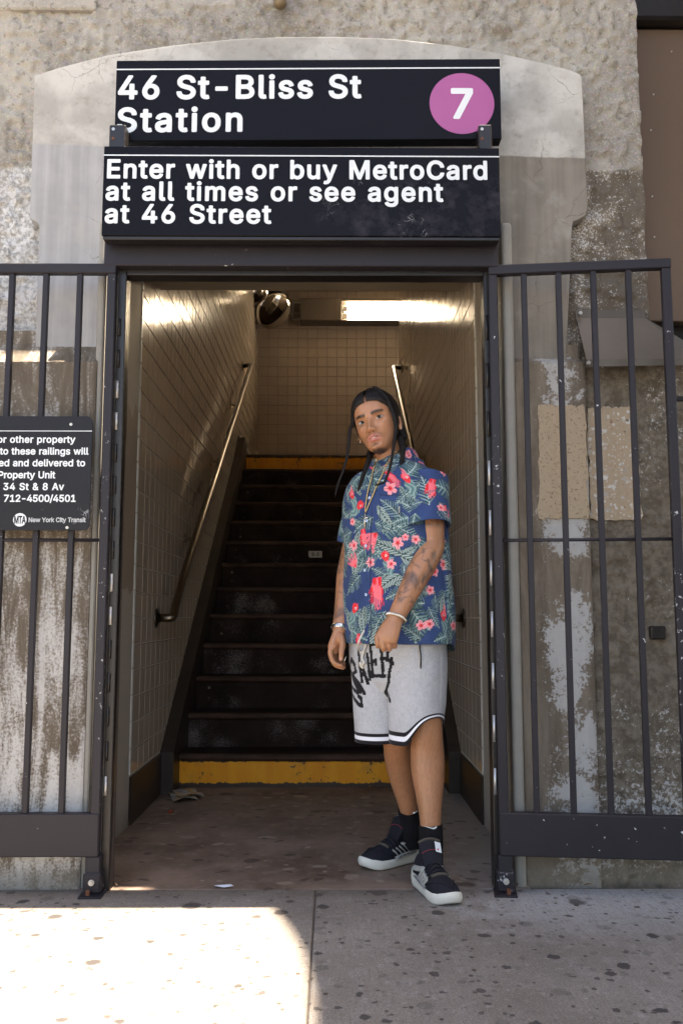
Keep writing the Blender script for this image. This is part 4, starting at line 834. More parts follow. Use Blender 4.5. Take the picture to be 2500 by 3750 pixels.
# ================================================================== gates
def gate(name, label, hinge, sgn, ang, length, bars, extra):
    gt = thing(name, label, 'gate', (hinge[0], hinge[1], 0), 'swing gates of the entrance')
    Mg = Matrix.Translation((hinge[0], hinge[1], 0)) @ Matrix.Rotation(ang, 4, 'Z') @ Matrix.Scale(sgn, 4, (1, 0, 0))
    def gb(nm, *a, m=MST, bev=.003):
        bm = bmesh.new(); bm_box(bm, *a, bev, 1, Mg); return adopt(bm_obj(nm, bm, m), gt)
    zt, zb, zr = 2.086, .116, .250
    gb('stile', 0, .030, 0, .030, zb + .002, zt - .034, m=MSTC)
    gb('top_rail', 0, length, -.001, .031, zt - .034, zt)
    gb('stile', length - .032, length - .002, 0, .030, zr, zt - .034, m=MSTC)
    for b in bars: gb('bar', b - .0095, b + .0095, .005, .025, zr - .002, zt - .033, bev=.002)
    gb('kick_plate', 0.001, length, -.004, .030, zb, zr, m=MSTK)
    v_, f_ = cyl_vf(Mg @ Vector((.015, .015, 1.131)), Mg.to_3x3() @ Vector((1, 0, 0)), .0058, length - .03, 10); adopt(mesh_obj('cross_rod', v_, f_, MST, None, True), gt)
    # foot: neck, bracket, bolt, base plate
    gb('foot_neck', -.006, .040, -.002, .034, .066, zb + .001)
    fb = gb('foot_bracket', -.012, .046, -.008, .040, .004, .068, m=MSTC, bev=.006)
    c_ = Mg @ Vector((.017, -.008, .040)); v_, f_ = cyl_vf(c_, (0, -1, 0), .0095, .006, 16); adopt(mesh_obj('washer', v_, f_, MBARE, None, False), gt)
    v_, f_ = cyl_vf(c_ + Vector((0, -.006, 0)), (0, -1, 0), .0062, .006, 6); adopt(mesh_obj('bolt', v_, f_, MZINC), gt)
    gb('base_plate', -.022, .050, -.045, .036, .0005, .006, m=MST, bev=.001)
    c_ = Mg @ Vector((.024, -.024, .005)); v_, f_ = cyl_vf(c_, (0, 0, 1), .007, .016, 8); adopt(mesh_obj('anchor_bolt', v_, f_, MRUST), gt)
    return gt, Mg
gL, MgL = gate('barred_gate', 'dark steel bar gate at left carrying the black notice', (-.750, 2.948), -1, 0, .86, [.126 + .1165 * i for i in range(6)], None)
gR, MgR = gate('barred_gate', 'dark steel bar gate folded back on the right, paint chipped', (.532, 2.952), 1, R(-6.5), .612, [.121 + .1168 * i for i in range(4)], None)
lt = MgR @ Vector((.60, .0, 1.60)); box('latch', lt.x + .004, lt.x + .05, lt.y + .003, lt.y + .02, lt.z - .008, lt.z + .008, MBLK, gR, .002)
# black latch box on the wall behind the right gate
lb = tag(box('latch_box', 1.085, 1.135, 3.058, 3.10, .80, .845, MBLK, None, .004), 'small black metal box set in the concrete behind the right gate', 'box')
# ================================================================== railing notice
nt = thing('railing_notice', 'black notice about property chained to these railings, on the gate', 'notice', (-.81, 2.93, 1.16))
yN = 2.930
bm = bmesh.new(); x0, x1, z0_, z1_ = -1.42, -.8085, 1.161, 1.545; r_ = .02; pts = []
for cx, cz, a0 in ((x1 - r_, z1_ - r_, 0), (x0 + r_, z1_ - r_, 90), (x0 + r_, z0_ + r_, 180), (x1 - r_, z0_ + r_, 270)):
    pts += [(cx + r_ * math.cos(R(a0 + 15 * i)), cz + r_ * math.sin(R(a0 + 15 * i))) for i in range(7)]
ncm = NT('notice_black', .34, spec=.2); q = ncm.noise(6, 5, .6); cN = ncm.mix(q, (.011, .011, .014), (.019, .019, .023))
sv = ncm.vor(60, ncm.scale(ncm.mix(.3, ncm.pos(), ncm.noise(5, 2, out=1), 'ADD'), (1, 1, .45), rot=(0, .9, 0)), 'DISTANCE_TO_EDGE'); xN, yNn, zN = ncm.sep(ncm.pos())
loc = ncm.math('MULTIPLY', ncm.step(ncm.noise(16, 3, .6), .52, .6), ncm.math('MULTIPLY', ncm.step(zN, 1.25, 1.21), ncm.step(xN, -1.0, -.95)))
ncm.base(ncm.mix(ncm.math('MULTIPLY', ncm.math('MULTIPLY', ncm.step(sv, .05, .02), loc), .6), cN, (.5, .5, .52))); ncm.rough(.36)
prism('plate', pts, yN, yN + .006, ncm.m, nt, 0)
NX = lambda px, py: at(px, py, yN).x
NZ = lambda py: at(100, py, yN).z
cp = NZ(1000) - NZ(1016.5)
lettering('lettering', [('or other property', NX(-5, 1017), NX(173, 1017), NZ(1017.5), cp), ('to these railings will', NX(1, 1044), NX(203, 1044), NZ(1044.5), cp), ('ed and delivered to', NX(-2, 1071), NX(196, 1071), NZ(1071.5), cp), ('Property Unit', NX(-4, 1098), NX(127, 1098), NZ(1099), cp), ('34 St & 8 Av', NX(8, 1126), NX(147, 1126), NZ(1126), cp), ('712-4500/4501', NX(9, 1153), NX(175, 1153), NZ(1153), cp)], yN - .001, MWL, nt, .195)
lettering('operator_name', [('New York City Transit', NX(66, 1199), NX(197, 1199), NZ(1199.5), NZ(1189) - NZ(1200))], yN - .001, plain('scratched_white', (.45, .47, .48), .5, 0, .3, 200), nt, .22)
lc = at(46.5, 1194, yN); disc('emblem', (lc.x, lc.z), NX(62, 1194) - NX(46.5, 1194), yN - .001, MWL, nt, 40)
v, f = text_vf('MTA', NX(33.5, 1194), NX(60, 1194), NZ(1203), NZ(1185) - NZ(1203), .17)
adopt(mesh_obj('emblem_letters', [(x, yN - .0016 - .0001 * j, z) for x, z, j in v], f, MEN), nt)
box('stripe', x0, x1, yN - .001, yN - .0005, NZ(990) - .0012, NZ(990) + .0012, MWL, nt, 0)
for px, py in ((263 / 1.568 * 0 + 263 * 0 + 164, 975), (155, 1212)):
    p_ = at(px, py, yN); v_, f_ = cyl_vf((p_.x, yN - .003, p_.z), (0, 1, 0), .005, .004, 12); adopt(mesh_obj('rivet', v_, f_, MZINC), nt)
# ================================================================== stair number plate
Yp = 4.73 + .27 * 7; pz = at(724, 1273, Yp); 
npl = thing('number_plate', 'small pale plate reading S-3 on a stair riser', 'plate', (pz.x, Yp, pz.z))
w2, h2 = (at(740, 1273, Yp).x - at(709, 1273, Yp).x) / 2, (at(724, 1266, Yp).z - at(724, 1281, Yp).z) / 2
prism('plate', [(pz.x - w2 + .01, pz.z - h2), (pz.x + w2, pz.z - h2), (pz.x + w2, pz.z + h2), (pz.x - w2, pz.z + h2), (pz.x - w2, pz.z - h2 + .008)], Yp - .003, Yp + .012, plain('pale_plate', (.40, .36, .31), .5), npl, 0)
v, f = text_vf('S-3', pz.x - w2 * .52, pz.x + w2 * .56, pz.z - h2 * .52, h2 * 1.05, .13)
adopt(mesh_obj('lettering', [(x, Yp - .0042 - .0001 * j, z) for x, z, j in v], f, MBLK), npl)
# ================================================================== litter
MPAP = NT('newsprint', .8); q = MPAP.noise(26, 4, .6); q2 = MPAP.noise(9, 3, .6, out=1)
MPAP.base(MPAP.mix(MPAP.step(q, .42, .55), (.42, .39, .33), MPAP.mix(MPAP.step(MPAP.noise(12, 2), .45, .55), (.20, .22, .24), (.50, .27, .05)))); MPAP = MPAP.m
npp = thing('folded_newspaper', 'crumpled colour newspaper lying by the first step', 'newspaper', (-.72, 4.49, 0))
for k, (quad, z) in enumerate(((((386, 1823), (430, 1821), (455, 1840), (402, 1844)), .004), (((390, 1822), (448, 1818), (470, 1832), (425, 1842)), .012))):
    g4 = [gnd(*q_) for q_ in quad]; VV_, FF_ = [], []
    for i in range(9):
        for j in range(9):
            a, b = i / 8, j / 8; p_ = (g4[0] * (1 - a) + g4[1] * a) * (1 - b) + (g4[3] * (1 - a) + g4[2] * a) * b
            VV_.append((p_.x, p_.y, z + .012 * math.sin(a * 2.6 + k) * b + .006 * math.sin(b * 7 + a * 3)))
    FF_ = [(i * 9 + j, i * 9 + j + 1, i * 9 + j + 10, i * 9 + j + 9) for i in range(8) for j in range(8)]
    adopt(mesh_obj('page', VV_, FF_, MPAP, None, True), npp)
def scrap(name, label, pts, col, h=.006):
    g_ = [gnd(*q_) for q_ in pts]; c_ = sum(g_, Vector()) / len(g_); n = len(g_)
    V_ = [(p.x, p.y, .001 + (h * ((i * 37) % 5) / 5)) for i, p in enumerate(g_)] + [(c_.x, c_.y, h)]
    o = mesh_obj(name, V_, [(i, (i + 1) % n, n) for i in range(n)] , plain('litter_' + name, col, .6, 0, .1, 90)); tag(o, label, 'litter'); return o
scrap('paper_scrap', 'white and blue paper scrap on the threshold', ((492, 2034), (530, 2033), (537, 2039), (515, 2040), (493, 2038)), (.72, .76, .85))
scrap('tissue_scrap', 'white tissue scrap against the foot of the yellow riser', ((700, 1799), (707, 1797), (710, 1804), (702, 1806)), (.7, .68, .64), .012)
scrap('plastic_bit', 'small red plastic bit on the dark floor', ((386, 1864), (394, 1862), (398, 1868), (388, 1869)), (.55, .06, .02), .008)
scrap('wood_chip', 'thin reddish stick on the sidewalk before the right gate', ((1340, 2031), (1367, 2027), (1368, 2030), (1341, 2034)), (.22, .07, .03), .004)
sc_ = gnd(446, 2090)
for i, (px, py, lab) in enumerate(((242, 2039, 'dry leaf bits by the left gate foot'), (1180, 2037, 'dark leaf litter beside the right gate foot'))):
    c_ = gnd(px, py); parts = []
    for k in range(16):
        a = RNG.uniform(0, 6.28); r_ = RNG.uniform(0, .045); q_ = Vector((c_.x + math.cos(a) * r_ * 1.3, c_.y + .03 + math.sin(a) * r_ * .6, .002)); s_ = RNG.uniform(.004, .011); b_ = RNG.uniform(0, 6.28)
        parts.append(([(q_.x + s_ * math.cos(b_ + t_), q_.y + s_ * math.sin(b_ + t_) * .7, q_.z + RNG.uniform(0, .008)) for t_ in (0, 1.6, 3.1, 4.7)], [(0, 1, 2, 3)]))
    o = mesh_obj('leaf_litter', *merge(parts), plain('leaf_litter', (.09, .055, .035), .8, 0, .5, 60)); tag(o, lab, 'litter', kind='stuff')

# teal marker scrawl on the painted stretch of the left wall
Mgf = plain('teal_marker', (.03, .10, .10), .6)
def onwall(x, y): r_ = ray(250.9 + x * .2, 1191.9 + y * .2); return EYE + r_ * ((XL + .0045 - EYE.x) / r_.x)
for q in (((90, 430), (88, 640), (85, 920)), ((130, 495), (95, 650), (45, 880)), ((70, 410), (95, 640), (145, 920)), ((40, 590), (85, 645)), ((52, 340), (58, 420), (46, 520))):
    tube('graffiti_stroke', catmull([onwall(*a) for a in q], 6), .0022, Mgf, bpy.data.objects['tiled_wall'], 6)
# ================================================================== the man on the threshold
def np3(v): return np.array(list(v), float)
def proj_px(P):
    """where points of the world fall in the 1568 px frame of the photograph"""
    P = np.asarray(P, float) - np3(EYE); c, s = math.cos(YAW), math.sin(YAW)
    xr = P[:, 0] * c - P[:, 1] * s; f = P[:, 0] * s + P[:, 1] * c
    c, s = math.cos(PITCH), math.sin(PITCH); d = f * c + P[:, 2] * s; u = P[:, 2] * c - f * s
    return np.stack([784 + FPX * xr / d, 1176 - FPX * u / d], 1)
def color_attr(me, C):
    a = me.color_attributes.new('Col', 'FLOAT_COLOR', 'POINT'); a.data.foreach_set('color', np.concatenate([C, np.ones((len(C), 1))], 1).ravel().astype(np.float32))
def voxel_union(name, parts, size, mat, parent, smooth=6, fac_=.5):
    v, f = merge(parts); tmp = mesh_obj('tmp_' + name, v, f)
    m = tmp.modifiers.new('r', 'REMESH'); m.mode = 'VOXEL'; m.voxel_size = size; m.use_smooth_shade = True
    if smooth: s_ = tmp.modifiers.new('s', 'SMOOTH'); s_.iterations = smooth; s_.factor = fac_
    dg = bpy.context.evaluated_depsgraph_get(); me = bpy.data.meshes.new_from_object(tmp.evaluated_get(dg)); me.name = name
    bpy.data.objects.remove(tmp); me.materials.clear(); me.materials.append(mat)
    me.polygons.foreach_set('use_smooth', [True] * len(me.polygons))
    return link(bpy.data.objects.new(name, me), None)
def ellip(c, r, n=16, M=None):
    vv, ff = [], []
    for i in range(n + 1):
        t_ = math.pi * i / n
        for k in range(2 * n):
            a = math.pi * k / n; p_ = Vector((r[0] * math.sin(t_) * math.cos(a), r[1] * math.sin(t_) * math.sin(a), r[2] * math.cos(t_)))
            if M is not None: p_ = M @ p_
            vv.append(tuple(Vector(c) + p_))
    for i in range(n):
        for k in range(2 * n): a, b = i * 2 * n + k, i * 2 * n + (k + 1) % (2 * n); ff.append((a, a + 2 * n, b + 2 * n, b))
    return vv, ff
def limb(pts, rad, n=6, seg=20, flat=None, up=None):
    P = catmull(pts, n); rr = catmull([(r,) for r in rad], n)[:, 0]; r2 = rr if flat is None else rr * catmull([(r,) for r in flat], n)[:, 0]
    a = tube_vf(P, rr, seg, r2, up); caps = [ellip(P[0], (rr[0] * .98,) * 3, 8), ellip(P[-1], (min(rr[-1], r2[-1]) * .98,) * 3, 8)]
    return [a] + caps

PHI = R(40); LV = Vector((math.cos(PHI), -math.sin(PHI), 0)); FV = Vector((-math.sin(PHI), -math.cos(PHI), 0))   # his left, his front
TC = Vector((.222, 3.125, 0))
man = thing('person', 'man in a floral navy shirt and grey shorts standing in the doorway', 'person', (TC.x, TC.y, 0))
# ------------------------------------------------------------------ head
HY, HR = R(23), R(15)
hf = Vector((-math.sin(HY), -math.cos(HY), 0.02)).normalized(); hu = Vector((-math.sin(HR), 0, math.cos(HR))); hu = (hu - hf * hu.dot(hf)).normalized(); hl = hu.cross(hf).normalized()
if hl.x < 0: hl = -hl
HC = at(847, 965, 3.005) - hf * .083 + hl * .003
def H(x, f, z): return HC + hl * x + hf * f + hu * z     # x to his left, f forward, z up; eyes at z = 0
zt_ = [-.118, -.113, -.10, -.08, -.06, -.035, 0, .03, .06, .085, .103, .113, .118]
wt_ = [.005, .019, .032, .0455, .0555, .0650, .0715, .0735, .072, .061, .043, .025, .004]
ft_ = [.062, .079, .0865, .0865, .0865, .087, .087, .0905, .087, .074, .053, .032, .004]
bt_ = [.045, .030, .010, -.02, -.05, -.074, -.090, -.098, -.096, -.082, -.060, -.037, -.004]
def head_grid(nu, nv, grow=0.0, z0=-.118, z1=.118):
    zz = np.linspace(z0, z1, nv); th = np.linspace(-math.pi, math.pi, nu, endpoint=False)   # th = 0 forward, + to his left
    w = np.interp(zz, zt_, wt_) + grow; f_ = np.interp(zz, zt_, ft_) + grow; b_ = np.interp(zz, zt_, bt_) - grow
    ker = np.array([1, 2, 3, 2, 1]) / 9.
    sm = lambda a: np.convolve(np.pad(a, 2, 'edge'), ker, 'valid')
    if nv > 30: w, f_, b_ = sm(sm(w)), sm(sm(f_)), sm(sm(b_))
    Z, TH = np.meshgrid(zz, th, indexing='ij'); ct, s_ = np.cos(TH), np.sin(TH)
    p = 2.35; k = (np.abs(ct) ** p + np.abs(s_) ** p) ** (-1 / p)
    mid = ((f_ + b_) / 2)[:, None]; half = ((f_ - b_) / 2)[:, None]
    return w[:, None] * s_ * k, mid + half * ct * k, Z.copy(), TH
def G2(x, z, cx, cz, sx, sz): return np.exp(-((x - cx) / sx) ** 2 - ((z - cz) / sz) ** 2)
X, Fw, Z, TH = head_grid(150, 150)
fr_ = sstep(.2, .75, np.cos(TH)); AX = np.abs(X)
d = np.zeros_like(X)
d += .0060 * G2(AX, Z, .030, .0195, .022, .0075)                       # brow ridge
d -= .0125 * G2(AX, Z, .031, .000, .0180, .0110)                      # eye sockets
d += .0040 * G2(AX, Z, .032, .0015, .0135, .0065)                      # lids over the eyeballs
d -= .0045 * G2(X, Z, 0, .012, .008, .010)                             # root of the nose
prof = np.interp(Z, [-.052, -.047, -.041, -.033, -.02, 0, .015, .03], [0, .013, .0265, .0275, .0200, .0105, .005, 0]); wid = np.interp(Z, [-.05, -.035, -.02, .02], [.0145, .0125, .0095, .0085])
d += prof * np.exp(-(AX / wid) ** 2)
d += .0110 * G2(AX, Z, .0145, -.0405, .0058, .0062)                    # wings
d += .0055 * G2(AX, Z, .050, -.020, .020, .020)                        # cheekbones
d -= .0035 * G2(AX, Z, .042, -.060, .016, .022)
d += .0055 * G2(X, Z, 0, -.064, .027, .020)                            # mouth barrel
d += .0085 * G2(X, Z, 0, -.0610, .020, .0050) + .0030 * G2(AX, Z, .008, -.0590, .007, .004)
d += .0098 * G2(X, Z, 0, -.0755, .0170, .0058)
d -= .0070 * np.exp(-((Z + .0678 + .6 * X * X) / .0018) ** 2) * np.exp(-(X / .020) ** 4)   # mouth line
d -= .0060 * G2(X, Z, 0, -.0865, .018, .0045)
d += .0065 * G2(X, Z, 0, -.101, .018, .011)                            # chin
Fw = Fw + d * fr_; X = X + np.sign(X) * .0022 * G2(AX, Z, .06, -.018, .02, .02)
nv_, nu_ = X.shape
hv = np3(HC) + X[..., None] * np3(hl) + Fw[..., None] * np3(hf) + Z[..., None] * np3(hu); hv = hv.reshape(-1, 3)
hfc = [(i * nu_ + k, i * nu_ + (k + 1) % nu_, (i + 1) * nu_ + (k + 1) % nu_, (i + 1) * nu_ + k) for i in range(nv_ - 1) for k in range(nu_)] + [tuple(range(nu_ - 1, -1, -1)), tuple(range((nv_ - 1) * nu_, nv_ * nu_))]
parts = [(hv, hfc)]
for sx in (-1, 1):   # ears
    Me = Matrix((hl * sx, hf, hu)).transposed() @ Matrix.Rotation(R(-25) * 1, 3, 'Z') @ Matrix.Rotation(R(12), 3, 'X')
    parts.append(ellip(H(sx * (.0765 if sx > 0 else .071), -.012, -.012), (.0060, .016, .029), 10, Me)); parts.append(ellip(H(sx * .073, -.004, -.03), (.006, .010, .012), 8, Me))
NB = TC + FV * .012 + Vector((0, 0, 1.385))
parts += limb([NB + Vector((0, .02, -.04)), NB + Vector((-.01, -.0, .03)), H(.002, -.024, -.105), H(.0, -.03, -.05)], [.072, .055, .0495, .048], 6, 24)
# ------------------------------------------------------------------ trunk and limbs
SL, SR = TC + LV * .132 + Vector((0, 0, 1.322)), TC - LV * .132 + Vector((0, 0, 1.302))
parts += limb([TC + Vector((0, 0, .80)), TC + Vector((0, 0, 1.05)), TC + Vector((0, 0, 1.25)), TC + Vector((0, 0, 1.36))], [.125, .12, .13, .085], 4, 24, [.70, .70, .66, .6], LV)
EL, WL = at(991, 1256, 2.985), at(906, 1424, 2.905)
ml = SL.lerp(EL, .55) + Vector((0.0, -.01, 0))
parts += limb([SL, ml, EL.lerp(SL, .12), EL, EL.lerp(WL, .22), EL.lerp(WL, .6), WL], [.046, .0475, .044, .0425, .0455, .037, .0275], 6, 22)
ER, WR = at(806, 1282, 3.26), at(780, 1446, 3.155)
parts += limb([SR, SR.lerp(ER, .55), ER, ER.lerp(WR, .25), ER.lerp(WR, .6), WR], [.044, .045, .041, .043, .034, .0265], 6, 20)
# left hand: closed on the hem of the shirt, back of the hand to the front
def P_(x, y, Y): return at(x, y, Y)
parts += limb([WL, P_(897, 1442, 2.895), P_(889, 1462, 2.890), P_(886, 1471, 2.892)], [.0270, .0335, .0375, .036], 5, 20, [.85, .62, .52, .5], (1, 0, .25))
for (kx, ky), (mx_, my), Yk in (((866, 1468), (868, 1484), 2.888), ((879, 1474), (881, 1492), 2.884), ((892, 1475), (894, 1491), 2.886), ((904, 1470), (906, 1485), 2.892)):
    K = P_(kx, ky - 6, Yk + .004); parts += limb([K, P_(kx, ky, Yk), P_(mx_, my - 4, Yk + .002), P_(mx_, my, Yk + .014), P_(mx_ - 1, my - 5, Yk + .034), P_(mx_ - 2, my - 16, Yk + .034)], [.0092, .0096, .0092, .0088, .0084, .0075], 4, 12)
parts += limb([P_(884, 1446, 2.895), P_(871, 1456, 2.900), P_(866, 1468, 2.908), P_(870, 1482, 2.918)], [.013, .0115, .0100, .0088], 4, 12)
# right hand: hanging, fingers loosely curled, thumb to the front
parts += limb([WR, P_(775, 1466, 3.150), P_(769, 1484, 3.145), P_(767, 1494, 3.143)], [.0255, .0310, .0330, .030], 5, 20, [.75, .62, .58, .55], (.55, .8, 0))
for i, (dx, dy, ln) in enumerate(((0, 0, 1.0), (2, 3, 1.06), (6, 4, 1.0), (10, 2, .82))):
    Yf = 3.122 + i * .0185; k = ln
    parts += limb([P_(768 + dx * .3, 1484 + dy * .3, Yf + .004), P_(759 + dx, 1494 + dy, Yf), P_(759 + dx + 2 * k, 1494 + dy + 17 * k, Yf - .002), P_(759 + dx + 9 * k, 1494 + dy + 29 * k, Yf - .004), P_(759 + dx + 25 * k, 1494 + dy + 35 * k, Yf - .003)], [.0095, .0095, .0088, .0082, .0072], 4, 12)
parts += limb([P_(783, 1462, 3.132), P_(786, 1480, 3.112), P_(784, 1497, 3.100), P_(783, 1513, 3.100)], [.0125, .0115, .0100, .0085], 4, 12)
# legs
HA, HB = TC - LV * .085 + Vector((0, 0, .80)), TC + LV * .085 + Vector((0, 0, .80))
KA, KB = at(908, 1690, 3.185), at(980, 1672, 3.05)
AA, AB = at(943, 1885, 3.305), at(989, 1912, 3.045)
FA, FB = Vector((AA.x + .004, AA.y + .012, .07)), Vector((AB.x + .0, AB.y + .012, .07))
bl = Vector((.0, .018, 0))
parts += limb([HA, HA.lerp(KA, .5), KA, KA.lerp(AA, .25) + bl, KA.lerp(AA, .5) + bl, KA.lerp(AA, .8), AA, FA], [.082, .068, .049, .0530, .0485, .0345, .0320, .027], 6, 24)
parts += limb([HB, HB.lerp(KB, .5), KB, KB.lerp(AB, .22) + bl, KB.lerp(AB, .45) + bl, KB.lerp(AB, .8), AB, FB], [.084, .070, .0520, .0565, .0555, .0380, .0340, .027], 6, 24)
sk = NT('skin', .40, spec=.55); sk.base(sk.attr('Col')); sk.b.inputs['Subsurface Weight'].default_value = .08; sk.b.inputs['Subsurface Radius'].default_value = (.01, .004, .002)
sk.bump(sk.noise(420, 3, .6), .06, .001)
body = voxel_union('body', parts, .0025, sk.m, man, 2, .5)
me = body.data; n = len(me.vertices); P = np.empty(n * 3); me.vertices.foreach_get('co', P); P = P.reshape(-1, 3)
rel = P - np3(HC); lx, lf, lz = rel @ np3(hl), rel @ np3(hf), rel @ np3(hu)
big = fbm(P[:, 0] * 9, P[:, 1] * 9, P[:, 2] * 9, 3); fine = fbm(P[:, 0] * 160, P[:, 1] * 160, P[:, 2] * 60, 2)
C = np.array([.40, .185, .095]) * (.86 + .28 * big + .10 * (fine - .5))[:, None]
def paint(mask, col): 
    global C
    m = np.clip(mask, 0, 1)[:, None]; C = C * (1 - m) + np.array(col) * m
head = (lz > -.135) & (np.abs(lx) < .10) & (np.abs(lf) < .14); front = head & (lf > .035)
al = np.abs(lx)
paint(front * .35 * np.exp(-((al - .045) / .022) ** 2 - ((lz + .028) / .022) ** 2), (.48, .20, .11))
lip = front * (np.exp(-((lx / .0235) ** 4)) * (sstep(-.0835, -.0800, lz) * sstep(-.0535, -.0575, lz + .35 * al * 0 + .9 * lx ** 2 * 9)))
paint(lip * .85, (.50, .175, .15)); paint(front * np.exp(-((lz + .0678 + .6 * lx ** 2) / .0016) ** 2) * np.exp(-(lx / .019) ** 4) * .9, (.10, .03, .025))
paint(front * np.exp(-((lx - .002) / .008) ** 4 - ((lz + .0682) / .0017) ** 2) * .75, (.70, .62, .54))
brow = front * sstep(.009, .013, al) * sstep(.055, .047, al) * np.exp(-((lz - (.0185 + .13 * (al - .012) - 5.2 * np.clip(al - .034, 0, 1) ** 2)) / (.0047 - .035 * np.clip(al - .035, 0, .1))) ** 2)
paint(np.clip(brow * 1.5, 0, 1) * (.88 + .12 * fine), (.012, .007, .005))
must = front * np.exp(-((lz + .0525 + 6.5 * lx ** 2) / .0036) ** 2) * sstep(.030, .022, al) * sstep(.0, .004, al)
paint(must * .45, (.03, .018, .014)); paint(front * np.exp(-((al - .027) / .0045) ** 2 - ((lz + .066) / .012) ** 2) * .16, (.04, .024, .018))
goat = front * (np.exp(-(lx / .012) ** 2 - ((lz + .090) / .007) ** 2) * .55 + np.exp(-(lx / .030) ** 4) * sstep(-.100, -.112, lz) * .75)
paint(np.clip(goat * 1.3, 0, .9), (.03, .018, .014)); paint(head * (lf > .0) * sstep(-.088, -.104, lz) * sstep(.02, .045, al) * .25, (.04, .025, .02))
paint(front * np.exp(-((al - .0072) / .0034) ** 2 - ((lz + .0478) / .0022) ** 2) * .8, (.06, .022, .016))  # nostril shadows painted dark into the skin colour
scalp = head & (lz > .075); paint(scalp * .4, (.30, .17, .11))
# tattoos on both arms
def seg_t(A_, B_): 
    A_, B_ = np3(A_), np3(B_); D_ = B_ - A_; t_ = ((P - A_) @ D_) / (D_ @ D_); q = P - A_ - np.clip(t_, 0, 1)[:, None] * D_; return t_, np.linalg.norm(q, axis=1)
for A_, B_, lo, hi, amt in ((EL, WL, .05, .86, .85), (ER, WR, -.1, .95, .75), (SL, EL, .52, .80, .55)):
    t_, dd = seg_t(A_, B_); on = (dd < .062) * sstep(lo, lo + .08, t_) * sstep(hi, hi - .08, t_)
    wx = P[:, 0] * 46 + 3 * fbm(P[:, 0] * 30, P[:, 1] * 30, P[:, 2] * 30, 2); wz = P[:, 2] * 30 + 3 * fbm(P[:, 2] * 30 + 7, P[:, 0] * 30, P[:, 1] * 30, 2)
    line = np.exp(-((vnoise(wx, P[:, 1] * 40, wz) - .5) / .055) ** 2); shade = sstep(.45, .72, fbm(P[:, 0] * 24 + 4, P[:, 1] * 24, P[:, 2] * 18, 3))
    paint(on * amt * np.clip(.85 * line + .8 * shade, 0, 1), (.070, .050, .046))
t_, dd = seg_t(H(.03, .03, -.13), H(.045, .0, -.115)); paint((dd < .012) * np.exp(-((vnoise(P[:, 0] * 140, P[:, 1] * 140, P[:, 2] * 140) - .5) / .1) ** 2) * .6, (.08, .05, .045))
# body hair shading on the shins, knuckles and nails stay skin
leg = P[:, 2] < .52; paint(leg * sstep(.50, .66, vnoise(P[:, 0] * 240, P[:, 1] * 240, P[:, 2] * 90)) * .18, (.15, .07, .04))
nail = np.zeros(n)
tp = np3(P_(782.5, 1513, 3.094)); nail = np.exp(-(np.linalg.norm((P - tp) * np.array([1, 1, .7]), axis=1) / .0055) ** 4)
paint(nail * .8, (.55, .33, .27))
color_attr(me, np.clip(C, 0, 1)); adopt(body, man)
# ------------------------------------------------------------------ eyes
Mw = plain('eye_white', (.50, .46, .43), .35, 0, .05, 60); Mi = plain('iris_brown', (.014, .007, .004), .35, 0, .2, 400, 0, .2); Ml = plain('lash', (.012, .008, .006), .6)
for sx in (-1, 1):
    ex, ez = sx * .0315, .0005
    col_i = np.argmin(np.abs(X[75] - ex) + (np.cos(TH[75]) < 0) * 9); row = np.argmin(np.abs(Z[:, 0] - ez)); ef = Fw[row, col_i] + .0012
    cu = .0105; VV_, FF_ = [], []
    nn = 14
    for i in range(nn + 1):
        t_ = -1 + 2 * i / nn; up_ = .0058 * (1 - abs(t_) ** 2.2) ; lo_ = -.0044 * (1 - abs(t_) ** 2.4)
        for j in range(7):
            q = j / 6; zz = lo_ + (up_ - lo_) * q + .0012 * t_ * sx
            VV_.append(tuple(H(ex + t_ * .0152, ef + .0015 * (1 - t_ * t_) - (abs(t_) ** 2) * .0022 * (1.2 if t_ * sx > 0 else .6), ez + zz)))
    FF_ = [(i * 7 + j, i * 7 + j + 1, i * 7 + j + 8, i * 7 + j + 7) for i in range(nn) for j in range(6)]
    ey = adopt(mesh_obj('eye', VV_, FF_, Mw, None, True), man)
    gx = ex + .0022; vi = [tuple(H(gx + .0066 * math.cos(a), ef + .0021, ez + .0006 + min(.0050, max(-.0041, .0066 * math.sin(a))))) for a in np.linspace(0, 2 * math.pi, 24, endpoint=False)]
    adopt(mesh_obj('iris', vi, [tuple(range(24))], Mi), man)
    gl = [tuple(H(gx + .0014 + .0009 * math.cos(a), ef + .0026, ez + .0024 + .0009 * math.sin(a))) for a in np.linspace(0, 2 * math.pi, 10, endpoint=False)]
    lash = [H(ex + t_ * .0162, ef + .0022 - abs(t_) ** 2 * .0022, ez + .0060 * (1 - abs(t_) ** 2.2) + .0004 + .0012 * t_ * sx) for t_ in np.linspace(-1, 1, 15)]
    tube('upper_lash', lash, [.0005 + .0013 * (1 - abs(t_)) for t_ in np.linspace(-1, 1, 15)], Ml, man, 8)
    low = [H(ex + t_ * .0152, ef + .0016 - abs(t_) ** 2 * .0022, ez - .0046 * (1 - abs(t_) ** 2.4) + .0012 * t_ * sx) for t_ in np.linspace(-1, 1, 13)]
    tube('lower_lash', low, .0003, Ml, man, 6)
